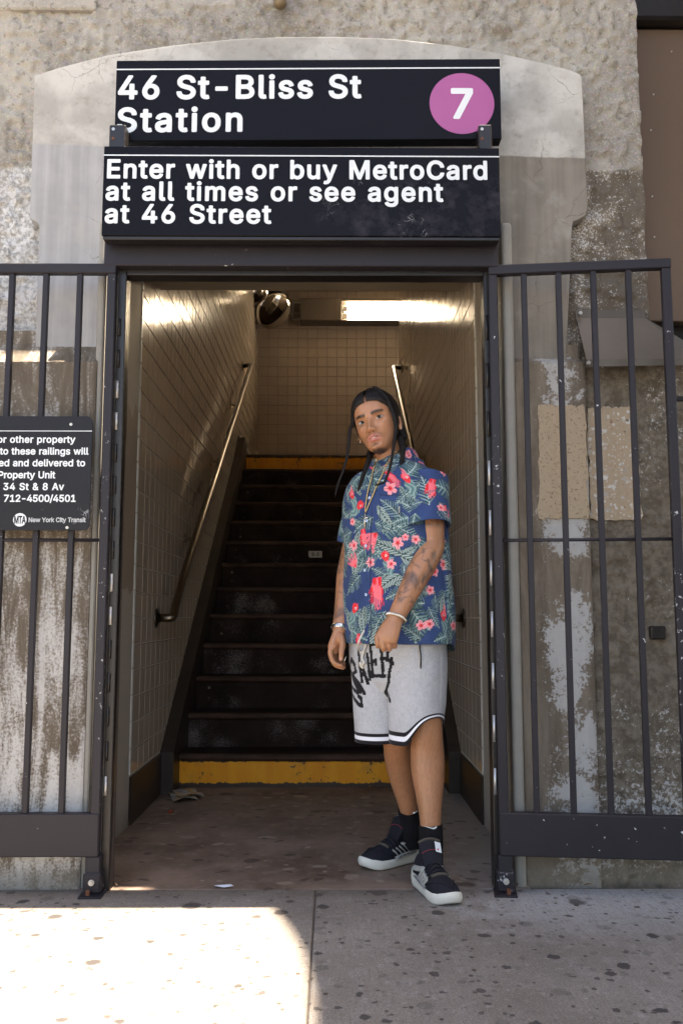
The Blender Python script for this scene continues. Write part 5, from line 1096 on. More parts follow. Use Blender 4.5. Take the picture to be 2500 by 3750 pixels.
# ------------------------------------------------------------------ hair
mh = NT('black_hair', .5, spec=.25); q = mh.noise(1, 3, .6, mh.scale(mh.pos(), (420, 90, 420))); mh.base(mh.mix(q, (.004, .003, .003), (.013, .009, .008))); mh.bump(q, .5, .002); mh = mh.m
hx, hff, hz, hth = head_grid(220, 150, .0075, -.085, .1235)
hz = hz + np.clip(hz - .035, 0, 1) * .16; AXh = np.abs(hx); ridge = (.0010 * np.sin(hff * 700 + 30 * vnoise(hff * 30, hz * 30)) + .0012 * (fbm(hff * 220, np.abs(hx) * 40, hz * 40, 2) - .5)) * (hz > .02)
ct = np.cos(hth); lim = np.interp(ct, [-1, -.35, -.05, .12, .3, .6, .85, 1], [-.085, -.082, -.060, -.030, .000, .036, .058, .0665])
keep = hz > lim + .003 * (vnoise(hth * 14, hz * 60) - .5); keep &= ~((AXh < .0022) & (ct > -.2) & (hz > .05))
g_ = 1 + ridge * 8; V_ = np3(HC) + (hx * g_)[..., None] * np3(hl) + (hff * g_)[..., None] * np3(hf) + (hz + ridge)[..., None] * np3(hu)
# thin the cap down at the hairline so it meets the skin
rim = sstep(0, .012, hz - lim); base_ = np3(HC) + (hx * .93)[..., None] * np3(hl) + (hff * .93)[..., None] * np3(hf) + (hz * .975)[..., None] * np3(hu)
V_ = base_ * (1 - rim[..., None]) + V_ * rim[..., None]
nv_, nu_ = hx.shape; kf = keep.ravel()
FF_ = [(i * nu_ + k, i * nu_ + (k + 1) % nu_, (i + 1) * nu_ + (k + 1) % nu_, (i + 1) * nu_ + k) for i in range(nv_ - 1) for k in range(nu_)]
FF_ = [f for f in FF_ if all(kf[i] for i in f)] + [tuple(range((nv_ - 1) * nu_, nv_ * nu_))]
hair = mesh_obj('hair', V_.reshape(-1, 3), FF_, mh, None, True); adopt(hair, man)
def braid(pts, r0, r1, pitch=.026):
    P_d = catmull(pts, 14); L = np.concatenate([[0], np.cumsum(np.linalg.norm(np.diff(P_d, axis=0), axis=1))]); n = max(40, int(L[-1] / .0022)); s_ = np.linspace(0, L[-1], n)
    Q = np.stack([np.interp(s_, L, P_d[:, k]) for k in range(3)], 1); T_, U_, B_ = frames(Q, (0, 1, 0)); rr = r0 + (r1 - r0) * (s_ / L[-1]) ** 1.3; prt = []
    for k in range(3):
        ph = s_ / pitch * 2 * math.pi * 1.0 + k * 2 * math.pi / 3
        C_ = Q + B_ * (np.sin(ph) * rr * .62)[:, None] + U_ * (np.sin(2 * ph) * rr * .34)[:, None]; prt.append(tube_vf(C_, rr * .62, 8))
    tip = Q[-1]; prt.append(tube_vf([tip, tip + T_[-1] * .012, tip + T_[-1] * .022], [r1 * .8, r1 * .9, r1 * .2], 8))
    return merge(prt)
braids = [
 ([H(-.036, .058, .096), H(-.060, .055, .062), H(-.075, .052, .015), at(804, 985, 2.99), at(801, 1018, 2.985), at(797, 1048, 2.985), at(787, 1083, 2.990), at(776, 1112, 2.995), at(772, 1127, 2.997)], .0064, .0030),
 ([H(.022, .030, .124), H(.046, .048, .103), H(.066, .052, .066), H(.0755, .050, .015), H(.0765, .056, -.045), at(904, 1022, 2.972), at(899, 1055, 2.950), at(892, 1084, 2.945), at(883, 1106, 2.945), at(874, 1111, 2.945)], .0072, .0036),
 ([H(-.02, -.05, -.085), at(852, 1040, 3.07), at(846, 1058, 3.02), at(838, 1080, 2.985), at(832, 1097, 2.975), at(826, 1115, 2.975)], .0105, .0060),
 ([H(.060, -.045, .0), H(.072, -.03, -.06), at(921, 1008, 3.06), at(924, 1030, 3.03), at(924, 1048, 3.01), at(922, 1060, 3.005)], .0130, .0070)]
for b_, r0, r1 in braids: adopt(mesh_obj('braid', *braid(b_, r0, r1), mh, None, True), man)
# ------------------------------------------------------------------ cloth helpers
def loft(rings):
    """rings: (n, seg, 3) -> mesh data"""
    n, s_, _ = rings.shape; idx = np.arange(n * s_).reshape(n, s_); nx_ = np.roll(idx, -1, 1)
    F_ = np.stack([idx[:-1].ravel(), nx_[:-1].ravel(), nx_[1:].ravel(), idx[1:].ravel()], 1)
    return rings.reshape(-1, 3), F_
def normals_of(Rg):
    du = np.roll(Rg, -1, 1) - np.roll(Rg, 1, 1); dv = np.gradient(Rg, axis=0); N_ = np.cross(du, dv); return N_ / (np.linalg.norm(N_, axis=2)[..., None] + 1e-9)
class Cloth:
    """a lofted piece of cloth with its own flat coordinates (u, v in metres)"""
    def __init__(s, Rg, wr, seed, axis_pts=None):
        s.R0 = Rg; N_ = normals_of(Rg); cen = Rg.mean(1, keepdims=True)
        if ((Rg - cen) * N_).sum() < 0: N_ = -N_
        du = np.linalg.norm(np.roll(Rg, -1, 1) - Rg, axis=2); u = np.cumsum(du, 1) - du; s.per = du.sum(1).mean()
        i0 = np.argmin(np.abs(np.arctan2(0, 1) - 0) + 0 * u[0]); s.U = u; dv = np.linalg.norm(np.diff(Rg, axis=0), axis=2).mean(1); s.V = np.concatenate([[0], np.cumsum(dv)])[:, None] + 0 * u
        X_, Y_, Z_ = Rg[..., 0], Rg[..., 1], Rg[..., 2]
        w = wr(s, Rg, seed); s.R = Rg + N_ * w[..., None]; s.N = normals_of(s.R)
        if ((s.R - cen) * s.N).sum() < 0: s.N = -s.N
        s.px = proj_px(s.R.reshape(-1, 3)); s.view = (s.N.reshape(-1, 3) * (s.R.reshape(-1, 3) - np3(EYE))).sum(1) < 0
        s.C = None
    def find(s, x, y):
        d_ = np.hypot(s.px[:, 0] - x, s.px[:, 1] - y) + (~s.view) * 1e4; i = int(np.argmin(d_)); return d_[i], i, s.R.reshape(-1, 3)[i]
def wrinkle(amp, fu, fv, slant=0):
    def w(s, Rg, seed):
        a = fbm(s.U * fu + slant * s.V * 6 + seed, s.V * fv + seed * 3, oct=3, gain=.5) - .5
        b = np.abs(vnoise(s.U * fu * .8 + 9 + seed, s.V * fv * .7 + slant * s.U * 8) - .5)
        return amp * (a * 1.2 - b * .8 + .2)
    return w
NAVY = np.array([.021, .050, .150])
def paint_floral(pieces, motifs, leaves, seed=5):
    rng = np.random.default_rng(seed)
    for c in pieces:
        n_ = c.R.shape[0] * c.R.shape[1]; g_ = fbm(c.U * 30, c.V * 30, oct=2).ravel(); c.C = NAVY * (.85 + .3 * g_)[:, None]; c.lv = []
    def local(c, cu, cv, ang):
        du = c.U.ravel() - cu; du = (du + c.per / 2) % c.per - c.per / 2; dv = c.V.ravel() - cv; ca, sa = math.cos(ang), math.sin(ang)
        return du * ca + dv * sa, -du * sa + dv * ca
    def put(c, m, col):
        m = np.clip(m, 0, 1)[:, None]; c.C = c.C * (1 - m) + col * m
    def leaf(c, cu, cv, ang, L, kind):
        a, b = local(c, cu, cv, ang); t_ = a / L; k = (t_ > 0) & (t_ < 1) & (np.abs(b) < L * .36)
        if not k.any(): return
        a, b, t_ = a[k], b[k], t_[k]; ab = np.abs(b); sub = np.where(k)[0]
        pal = [np.array(q) for q in ((.022, .070, .085), (.055, .150, .165), (.24, .38, .37), (.48, .59, .55))]
        sb = b + .06 * L * np.sin(t_ * 2.6); ab = np.abs(sb)
        if kind == 0:      # feathery palm frond: separate pointed leaflets
            wd = L * .30 * np.sin(np.pi * np.clip(t_, 0, 1) ** .7) + 1e-4; p_ = L * .115; q_ = (a - ab * .85 + (sb > 0) * p_ * .5) / p_; fr = q_ % 1.0; tip = np.clip(1 - ab / wd, 0, 1); ins = (ab < wd) & (np.abs(fr - .5) < .40 * np.sqrt(tip) + .03)
            sh = np.clip(1 - np.abs(fr - .45) / .36, 0, 1) * (.35 + .65 * vnoise(np.floor(q_) * 7.7 + 3, np.sign(sb) * 5.0 + 9)); col = pal[0] + (pal[3] - pal[0]) * (sh ** 1.3)[:, None] * np.array([.75, .9, .9]); dark = (np.abs(fr - .5) > .40 * np.sqrt(tip) - .05)[:, None]; col = np.where(dark, pal[0] * .35, col); col = np.where((ab < L * .010)[:, None], pal[3], col)
        elif kind == 1:    # split broad leaf
            wd = L * .36 * np.sin(np.pi * np.clip(t_, 0, 1) ** .6) ** .8 + 1e-4; fr = ((a - ab * .55) / (L * .17)) % 1.0; cut = (fr > .74) & (ab > wd * .28); ins = (ab < wd) & ~cut
            st_ = .5 + .5 * np.sin((a - ab * .55) / (L * .020)); col = pal[0] + (pal[2] - pal[0]) * (st_ ** 1.5 * np.clip(1.25 - ab / wd, 0, 1))[:, None]; col = np.where(((fr > .68) & (ab > wd * .25) | (ab > wd * .94))[:, None], pal[0] * .3, col); col = np.where((ab < L * .012)[:, None], pal[3], col)
        else:              # pale banana leaf
            wd = L * .19 * np.sin(np.pi * np.clip(t_, 0, 1) ** .8) + 1e-4; ins = ab < wd; st_ = .5 + .5 * np.sin((a * .9 - ab * 1.4) / (L * .018)); col = pal[1] * .5 + (pal[3] - pal[1] * .5) * (st_ ** 1.4 * .95)[:, None]; col = np.where((ab < L * .014)[:, None] | (ab > wd * .9)[:, None], pal[0] * .3, col)
        j = sub[ins]; c.C[j] = col[ins] * (.9 + .2 * rng.random())
    def flower(c, cu, cv, r, ang):
        a, b = local(c, cu, cv, ang); q = np.hypot(a, b); k = q < r; th = np.arctan2(b, a); lim = r * (.48 + .52 * np.abs(np.cos(2.5 * th)) ** .7); ins = k & (q < lim)
        t_ = np.clip(q / r, 0, 1)[:, None]; col = np.array([.72, .02, .03]) * (1 - sstep(.15, .55, t_)) + np.array([.90, .34, .38]) * sstep(.15, .55, t_); col = col * (1 - .6 * (np.abs(np.sin(2.5 * th)) < .12) * 1.0)[:, None]
        c.C[ins] = col[ins]
    def plume(c, cu, cv, L, ang, w=.28):
        a, b = local(c, cu, cv, ang); t_ = a / L; k = (t_ > 0) & (t_ < 1); wd = L * w * (.45 + .75 * t_) * np.clip((1 - t_) * 5, 0, 1) ** .5; s_ = vnoise(b / (L * .035) + 50, 0 * t_); cb = b + .10 * L * np.sin(t_ * 2.2); ins = k & (np.abs(cb) < wd * (.75 + .5 * vnoise(t_ * 5, b * 0 + 4))) & (t_ < .60 + .55 * s_) & (np.abs((cb / (L * .075)) % 1 - .5) < .5 - .10 * sstep(.35, .9, t_) * 2)
        m_ = sstep(.35, .6, vnoise(b / (L * .07) + 9, t_ * 2 + 3))[:, None]; col = np.array([.74, .018, .03]) * (1 - m_) + np.array([.88, .16, .20]) * m_; c.C[ins] = col[ins]
    def bird(c, cu, cv, r, ang, crest):
        a, b = local(c, cu, cv, ang)
        bodyL = r * 3.2; t_ = a / bodyL; k = (t_ > .1) & (t_ < 1) & (np.abs(b) < r * .75 * np.sin(np.pi * np.clip(t_, 0, 1) ** .7)); s_ = (.5 + .5 * np.sin(b / (r * .11) + 3 * np.sin(a / r * 3)))[:, None]
        c.C[k] = (np.array([.05, .14, .15]) * (1 - s_) + np.array([.24, .36, .35]) * s_)[k]
        hd = np.hypot(a * .8, b * (1.1 + .5 * a / r)) < r * .62; c.C[hd] = np.array([.74, .03, .04]); bk = (a < -r * .2) & (a > -r * .9) & (np.abs(b - r * .3) < r * .22 * (1 + a / (r * .9)) + .0004); c.C[bk] = np.array([.82, .10, .13]) 
        if crest:
            a2, b2 = -a, b; k = (a2 > 0) & (a2 < r * 1.7) & (np.abs(b2 - .25 * a2) < r * .42 * (1 - a2 / (r * 1.7)) + r * .1) & (((b2 * 3 / r + a2 / r) % 1) < .72); c.C[k] = np.array([.88, .17, .21])
        k = np.hypot(a + r * .05, b - r * .12) < r * .17; c.C[k] = np.array([.8, .62, .58]); k = np.hypot(a + r * .05, b - r * .12) < r * .08; c.C[k] = np.array([.02, .01, .01])
    for c in pieces:
        H_ = c.V.max(); n_l = int(leaves * c.per * H_); 
        for i in range(n_l):
            cu, cv = rng.random() * c.per, rng.random() * H_; leaf(c, cu, cv, rng.normal(1.5, 1.2), rng.uniform(.06, .115), rng.choice([0, 0, 0, 1, 2]))
    for kind, x, y, s_, ang in motifs:
        best = min(((c.find(x, y)[0] + c.find(x, y)[2][1] * 60, c) for c in pieces), key=lambda t: t[0]); c = best[1]; dd, i, _ = c.find(x, y)
        if dd > 9: continue
        cu, cv = c.U.ravel()[i], c.V.ravel()[i]; m_ = s_ * .00148 * (1.42 if kind in 'ps' else 1.22)
        if kind == 'f': flower(c, cu, cv, m_, ang)
        elif kind == 'p': plume(c, cu, cv, m_, ang)
        elif kind == 'b': bird(c, cu, cv, m_, ang, True)
        elif kind == 'h': bird(c, cu, cv, m_, ang, False)
        elif kind == 's':
            for da in (-.75, -.35, .0, .35): plume(c, cu, cv, m_, ang + da, .10)
    # flowers of the unseen sides
    for c in pieces:
        vis = c.view
        for i in range(int(60 * c.per * c.V.max())):
            cu, cv = rng.random() * c.per, rng.random() * c.V.max(); j = int(np.argmin(np.abs(c.U.ravel() - cu) + np.abs(c.V.ravel() - cv)))
            if not vis[j]: flower(c, cu, cv, .013, rng.random() * 6)
def cloth_mesh(name, pieces, mat, parent, thick=.0022, hem=True):
    prt, cols = [], []
    for c in pieces:
        v, f = loft(c.R); inner = c.R - c.N * thick; n0 = c.R.shape[0]; s_ = c.R.shape[1]
        vi, fi = loft(inner); fi = fi[:, ::-1]; allf = [tuple(q) for q in f] + [tuple(q + len(v)) for q in fi]
        for row in ((0,) if not hem else (0, n0 - 1)):
            for k in range(s_):
                a, b = row * s_ + k, row * s_ + (k + 1) % s_; allf.append((a, b, b + len(v), a + len(v)))
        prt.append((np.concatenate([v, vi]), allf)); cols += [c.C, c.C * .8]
    v, f = merge(prt); o = mesh_obj(name, v, f, mat, None, True); color_attr(o.data, np.clip(np.concatenate(cols), 0, 1)); return adopt(o, parent)
def ring_at(c, ax, bx, ra, rb, n, p=2.3, ph=0):
    a = np.linspace(0, 2 * np.pi, n, endpoint=False) + ph; k = (np.abs(np.cos(a)) ** p + np.abs(np.sin(a)) ** p) ** (-1 / p)
    return np3(c) + np3(ax)[None] * (ra * np.cos(a) * k)[:, None] + np3(bx)[None] * (rb * np.sin(a) * k)[:, None]
# ------------------------------------------------------------------ shirt
nz, ns = 300, 440
zk = [.786, .90, 1.05, 1.18, 1.28, 1.33, 1.365, 1.392, 1.412, 1.430]
lk = [.206, .205, .201, .197, .190, .178, .158, .126, .096, .072]
fk = [.142, .140, .137, .135, .128, .118, .106, .090, .076, .066]
sh = [0, 0, .002, .006, .010, .012, .012, .010, .010, .012]      # forward shift
t01 = np.linspace(0, 1, nz); zz = np.interp(t01, np.linspace(0, 1, 60), np.interp(np.linspace(0, 1, 60), [0, .72, 1], [1.430, 1.25, .786])) if False else np.concatenate([np.linspace(1.430, 1.33, 90), np.linspace(1.33, .786, nz - 89)[1:]])
rings = []
for z in zz:
    la, fa, s_ = np.interp(z, zk, lk), np.interp(z, zk, fk), np.interp(z, zk, sh)
    c_ = TC + FV * s_ + Vector((0, 0, z)); rings.append(ring_at(c_, LV, FV, la, fa, ns, 2.25))
rings = np.array(rings)
relz = rings[..., 2]; relL = (rings - np3(TC)) @ np3(LV); relF = (rings - np3(TC)) @ np3(FV)
rings[..., 2] -= .018 * sstep(.05, .2, np.abs(relL)) * sstep(1.30, 1.40, relz) * 0
rings[..., 2] += .004 * relL / .2 * sstep(1.2, 1.38, relz)                              # raised left shoulder
rings[..., 2] -= .030 * sstep(-.02, -.12, relF) * sstep(.95, .80, relz)                 # longer tail behind
torso = Cloth(rings, wrinkle(.022, 8, 2.6, .45), 2.0)
def sleeve(S_, E_, r0, r1, seed, n1=110, n2=150, open_tilt=0.0):
    S_, E_ = Vector(S_), Vector(E_); ax = (E_ - S_).normalized(); a_ = (LV - ax * LV.dot(ax)).normalized(); b_ = ax.cross(a_); rg = []
    for t_ in np.linspace(0, 1, n1):
        c_ = S_.lerp(E_, t_); r_ = r0 + (r1 - r0) * t_; q = ring_at(c_, a_, b_, r_ * (1.0 + .05 * t_), r_ * 1.12, n2, 2.1)
        q = q + np3(ax)[None] * (open_tilt * t_ ** 2 * ((q - np3(c_)) @ np3(FV)) / r_)[:, None]; rg.append(q)
    return Cloth(np.array(rg), wrinkle(.007, 11, 7, .2), seed)
S1 = TC + LV * .138 + Vector((0, 0, 1.352)); E1 = at(985, 1209, 2.975)
S2 = TC - LV * .138 + Vector((0, 0, 1.330)); E2 = at(812, 1250, 3.245)
slL = sleeve(S1, E1, 0.064, .0690, 4.4, open_tilt=.012); slR = sleeve(S2, E2, .060, .056, 7.7)
# collar: stand and turned-down leaf, open at the throat
nc, mc_ = 150, 16; col_r = []
for t_ in np.linspace(0, 1, mc_):
    ph = np.linspace(0, 2 * np.pi, nc, endpoint=False); op = sstep(.80, .98, np.sin(ph)) * 0
    rr = .058 + .030 * t_ + .004 * np.sin(t_ * 3.1); zz_ = 1.452 - .058 * t_ ** 1.3 + .012 * np.sin(t_ * 3.14)
    fr = np.sin(ph)                                              # front of the neck
    q = np3(TC + FV * .014)[None] + np3(LV)[None] * (rr * 1.02 * np.cos(ph))[:, None] + np3(FV)[None] * (rr * (1 + .10 * (fr > 0) * fr) * fr)[:, None]
    q[:, 2] = zz_ - .030 * sstep(.1, 1, fr) + .012 * np.cos(ph) + .010 * sstep(.2, 1, -fr) + .012 * t_ * np.cos(ph); col_r.append(q)
collar = Cloth(np.array(col_r), wrinkle(.002, 20, 10), 3.3)
motifs = [('p', 994, 1100, 36, 1.45), ('p', 866, 1326, 54, 1.6), ('p', 885, 1082, 34, 1.9), ('p', 834, 1214, 34, 1.75), ('p', 994, 1049, 14, .6), ('p', 940, 1026, 18, 2.6), ('p', 861, 1060, 22, 2.0), ('p', 849, 1072, 18, 2.0),
 ('b', 933, 1098, 13, 1.75), ('b', 808, 1136, 12, 1.8), ('b', 1018, 1415, 14, 1.6), ('h', 826, 1160, 13, .6), ('h', 884, 1278, 13, 1.9), ('h', 815, 1398, 14, 1.2), ('s', 866, 1226, 34, 1.0), ('s', 818, 1304, 28, -.6), ('p', 823, 1455, 22, 1.7),
 ('p', 1022, 1160, 20, 1.6)]
for i, (x, y, r_) in enumerate([(895.6, 1121, 14), (963.7, 1062, 9), (953, 1039, 9), (937.6, 1046, 8), (912.4, 1246, 12), (930, 1233, 7), (954, 1238.5, 9), (812.5, 1253, 11), (808.8, 1199, 8), (850, 1291, 10), (898, 1296, 10), (1018, 1296, 11), (998, 1313, 10), (1020, 1081, 9), (1013, 1166, 8), (891, 1056, 7), (966, 1437, 10), (986, 1434, 10), (988, 1355, 9), (804, 1252, 6), (905, 1400, 9)]): motifs.append(('f', x, y, r_, i * .7))
paint_floral([torso, slL, slR, collar], motifs, 330)
for c in (torso, slL, slR):      # stitched hems
    pass
ms = NT('printed_shirt_cloth', .72, spec=.3); ms.base(ms.attr('Col')); ms.bump(ms.noise(700, 2), .06, .0006); ms.b.inputs['Sheen Weight'].default_value = .08
shirt = cloth_mesh('shirt', [torso, slL, slR], ms.m, man)
cloth_mesh('collar', [collar], ms.m, shirt)
def on(c, x, y, off=.003):
    d_, i, p_ = c.find(x, y); return Vector(p_) + Vector(c.N.reshape(-1, 3)[i]) * off, Vector(c.N.reshape(-1, 3)[i])
Mbt = plain('pale_button', (.45, .55, .75), .3, 0, .1, 90)
for x, y in ((849, 1144), (843, 1196), (841, 1253), (838.5, 1310), (841, 1366)):
    p_, n_ = on(torso, x, y, .0015); v_, f_ = cyl_vf(p_, n_, .0052, .0022, 14); adopt(mesh_obj('button', v_, f_, Mbt, None, False), shirt)
# placket edge and pocket edge as raised seams
def seam(name, pts, r_, c, mat, parent):
    q = [on(c, x, y, .0008)[0] for x, y in pts]; return tube(name, catmull(q, 6), r_, mat, parent, 6)
Mnv = plain('navy_thread', (.018, .028, .08), .8)
seam('placket_seam', [(858, 1075), (856, 1120), (853, 1180), (851, 1240), (850, 1310), (851, 1380), (852, 1465)], .0012, torso, Mnv, shirt)
seam('pocket_seam', [(872, 1136), (888, 1137), (905, 1137), (922, 1136)], .0013, torso, Mnv, shirt)
seam('pocket_seam', [(872, 1136), (872, 1170), (874, 1205), (890, 1218), (915, 1212)], .0009, torso, Mnv, shirt)
p_, n_ = on(torso, 917, 1171, .002); tg_a = (Vector((0, 0, 1)) - n_ * n_.z).normalized(); tg_b = tg_a.cross(n_)
tagm = []
for a in (-.0135, .0135):
    for b in (-.0035, .0035): tagm.append(p_ + tg_a * a + tg_b * b)
adopt(mesh_obj('label_tag', [tuple(q) for q in tagm] + [tuple(q + n_ * .001) for q in tagm], [(0, 1, 3, 2), (4, 6, 7, 5), (0, 2, 6, 4), (1, 5, 7, 3), (2, 3, 7, 6), (0, 4, 5, 1)], MBLK), shirt)
v, f = text_vf('GRATEFUL', -.0115, .0115, -.0016, .0034, .2); adopt(mesh_obj('label_lettering', [tuple(p_ + n_ * (.0016 + .00004 * j) - tg_a * x + (n_.cross(tg_a)).normalized() * -z) for x, z, j in v], f, MWL), shirt)
# ------------------------------------------------------------------ shorts
GREY = np.array([.42, .425, .44])
def leg_cloth(top, hemc, r0, r1, seed, lift, n1=230, n2=230):
    top, hemc = Vector(top), Vector(hemc); rg = []
    for t_ in np.linspace(0, 1, n1):
        c_ = top.lerp(hemc, t_); ra = np.interp(t_, [0, .35, 1], [r0[0], (r0[0] + r1[0]) / 2 + .004, r1[0]]); rb = np.interp(t_, [0, .35, 1], [r0[1], (r0[1] + r1[1]) / 2 + .004, r1[1]])
        q = ring_at(c_, LV, FV, ra, rb, n2, 2.15); rel_ = (q - np3(c_)) @ np3(LV) / ra; relf = (q - np3(c_)) @ np3(FV) / rb
        q[:, 2] += t_ ** 3 * (lift * sstep(.15, 1.0, rel_) * (1 - .35 * sstep(.2, -1, relf)) - .006 * relf); rg.append(q)
    return Cloth(np.array(rg), wrinkle(.010, 8, 5, .25), seed)
hemA, hemB = at(882, 1697, 3.155), at(957, 1702, 3.045)
lgA = leg_cloth(TC - LV * .080 + Vector((0, 0, .80)), hemA, (.094, .104), (.092, .105), 1.2, 0.0)
lgB = leg_cloth(TC + LV * .082 + Vector((0, 0, .80)), hemB, (.094, .104), (.088, .100), 6.1, .085)
pr_ = []
for z in np.linspace(.90, .585, 190): pr_.append(ring_at(TC + FV * .004 + Vector((0, 0, z)), LV, FV, np.interp(z, [.585, .66, .72, .90], [.130, .166, .178, .182]), np.interp(z, [.585, .66, .72, .90], [.062, .106, .118, .122]), 300, 2.5))
pel = Cloth(np.array(pr_), wrinkle(.006, 8, 5), 8.8)
for c in (lgA, lgB, pel):
    g1 = vnoise(c.U * 900, c.V * 260).ravel(); g2 = fbm(c.U * 60, c.V * 60, oct=2).ravel(); c.C = GREY * (.82 + .30 * g1 * .8 + .12 * g2)[:, None]
    tot = c.V.max(); dist = (tot - c.V).ravel() + (c is pel) * 9
    for a, b, col in ((.000, .011, (.012, .010, .012)), (.011, .024, (.74, .75, .80)), (.024, .034, (.012, .010, .012))):
        m_ = (dist >= a) & (dist < b); c.C[m_] = np.array(col)
INK = np.array([.010, .009, .010])
def ink(pieces, strokes, w, col=INK):
    for s_ in strokes:
        pts = [((721.5 + x * .22), (1348.8 + y * .22)) for x, y in s_]
        for c in pieces:
            fd = [c.find(*q) for q in pts]
            if max(f_[0] for f_ in fd) > 7: continue
            Uf, Vf = c.U.ravel(), c.V.ravel(); uv = [(Uf[f_[1]], Vf[f_[1]]) for f_ in fd]
            for (u0, v0), (u1, v1) in zip(uv[:-1], uv[1:]):
                du, dv = u1 - u0, v1 - v0; L2 = du * du + dv * dv + 1e-12
                if L2 > .05: continue
                t_ = np.clip(((Uf - u0) * du + (Vf - v0) * dv) / L2, 0, 1); dd = np.maximum(np.abs(Uf - u0 - t_ * du), np.abs(Vf - v0 - t_ * dv)); c.C[dd < w / 2] = col
ink([lgA, lgB, pel], [
 [(452, 1105), (400, 1045), (372, 1030), (385, 1100), (430, 1180), (480, 1235), (497, 1240), (488, 1160), (462, 1140)],
 [(362, 850), (420, 985), (478, 1095)], [(388, 750), (372, 850)], [(388, 745), (420, 815), (436, 880), (398, 905)], [(410, 930), (470, 1010), (520, 1110)],
 [(462, 655), (470, 800), (495, 985)], [(480, 800), (520, 890), (560, 1000)], [(490, 905), (535, 920)],
 [(552, 700), (568, 830), (580, 960)],
 [(585, 585), (598, 760), (612, 935)], [(585, 598), (625, 596)], [(598, 775), (640, 770)], [(612, 930), (680, 925)], [(640, 760), (642, 800)],
 [(690, 580), (705, 760), (716, 930)], [(690, 590), (740, 588)], [(700, 745), (742, 742)], [(700, 930), (738, 928)],
 [(775, 640), (760, 720), (755, 760)], [(803, 745), (780, 900), (752, 1080)], [(748, 1085), (772, 1130), (788, 1185)], [(790, 760), (812, 800)]], .0120)
msh = NT('grey_fleece', .92, spec=.2); msh.base(msh.attr('Col')); msh.bump(msh.noise(520, 2, .7), .25, .001); msh.b.inputs['Sheen Weight'].default_value = .15
shorts = cloth_mesh('shorts', [lgA, lgB], msh.m, man, .004)
cloth_mesh('front_panel', [pel], msh.m, shorts, .003)
Mzp = plain('black_zip', (.012, .012, .013), .6); Mtee = plain('zip_teeth', (.45, .44, .43), .35, .8)
zp = [on(pel, x, y, .002)[0] for x, y in ((962.5, 1474), (962.5, 1490), (963, 1505), (963, 1520), (963.5, 1536))]
tube('zip', catmull(zp, 6), .0060, Mzp, shorts, 8, rad2=.002, up=LV); tube('zip_teeth', catmull([p_ + FV * .003 for p_ in zp], 6), .0018, Mtee, shorts, 8)
Mcd = plain('cream_cord', (.62, .60, .54), .85)
fY = lambda x, y, o=.010: (lambda q: Vector(q[2]) + Vector((0, -o, 0)))(min((lgA.find(x, y), lgB.find(x, y), pel.find(x, y)), key=lambda t: t[0] + t[2][1] * 30))
dr = [at(836, 1448, 2.945), at(829, 1462, 2.94), at(822, 1480, 2.945)] + [fY(824, 1494), fY(832, 1497), fY(838, 1485), fY(840, 1476)]
tube('drawstring', catmull(dr, 8), .0030, Mcd, shorts, 8); tube('drawstring', catmull([fY(840, 1474), fY(836, 1490), fY(832, 1508), fY(834, 1520), fY(829, 1532)], 8), .0036, Mcd, shorts, 8)
tube('drawstring_knot', catmull([fY(832, 1515, .012), fY(836, 1522, .014), fY(829, 1530, .012), fY(826, 1521, .014), fY(833, 1534, .01)], 6), .0040, Mcd, shorts, 8)
# ------------------------------------------------------------------ jewellery
Mgo = plain('gold_links', (.70, .55, .30), .22, 1.0, .15, 200); Msv = plain('silver_links', (.75, .72, .66), .18, 1.0, .1, 200)
def chain(name, pts, r_, pitch, mat, parent, seg=8):
    P_d = catmull(pts, 12); L = np.concatenate([[0], np.cumsum(np.linalg.norm(np.diff(P_d, axis=0), axis=1))]); n_ = max(8, int(L[-1] / pitch)); s_ = np.linspace(0, L[-1], n_ * 6 + 1); Q = np.stack([np.interp(s_, L, P_d[:, k]) for k in range(3)], 1)
    T_, U_, B_ = frames(Q, (0, 1, 0)); ph = s_ / pitch * math.pi * 2; parts_ = []
    for k in (0, 1): parts_.append(tube_vf(Q + U_ * (np.cos(ph + k * math.pi) * r_ * .55)[:, None] + B_ * (np.sin(ph + k * math.pi) * r_ * .8)[:, None], r_ * .62, 6))
    return adopt(mesh_obj(name, *merge(parts_), mat, None, True), parent)
def tp(x, y, o=.004): return on(torso, x, y, o)[0]
nk = thing('necklace', '', 'x') if False else None
chain('necklace', [H(.052, .01, -.118), at(905, 1040, 2.985), at(897, 1052, 2.962), tp(889, 1068), tp(880, 1090), tp(870, 1110), tp(858, 1138), tp(848, 1162), tp(841, 1178)], .0021, .0056, Mgo, man)
chain('necklace', [H(-.02, .055, -.125), at(864, 1058, 2.975), tp(861, 1072), tp(855, 1098), tp(848, 1122), tp(843, 1145), tp(840.5, 1165), tp(840.5, 1178)], .0021, .0056, Mgo, man)
c0, n0_ = on(torso, 840, 1192, .005); cu_ = (Vector((0, 0, 1)) - n0_ * n0_.z).normalized(); cl_ = cu_.cross(n0_)
parts_ = [tube_vf([c0 + cu_ * .020, c0 - cu_ * .036], .0034, 8, .0024), tube_vf([c0 - cl_ * .0125 + cu_ * .002, c0 + cl_ * .0125 + cu_ * .002], .0034, 8, .0024), tube_vf([c0 + cu_ * .004 + n0_ * .003, c0 - cu_ * .022 + n0_ * .003], [.0028, .0016], 8)]
adopt(mesh_obj('cross_pendant', *merge(parts_), Msv, None, True), man)
def band(c, ax, r_, n_=40, sx=1.0, ph=0): 
    ax = Vector(ax).normalized(); u_ = ax.orthogonal().normalized(); w_ = ax.cross(u_); return [Vector(c) + (u_ * math.cos(2 * math.pi * i / n_) + w_ * math.sin(2 * math.pi * i / n_) * sx) * r_ for i in range(n_ + 1)]
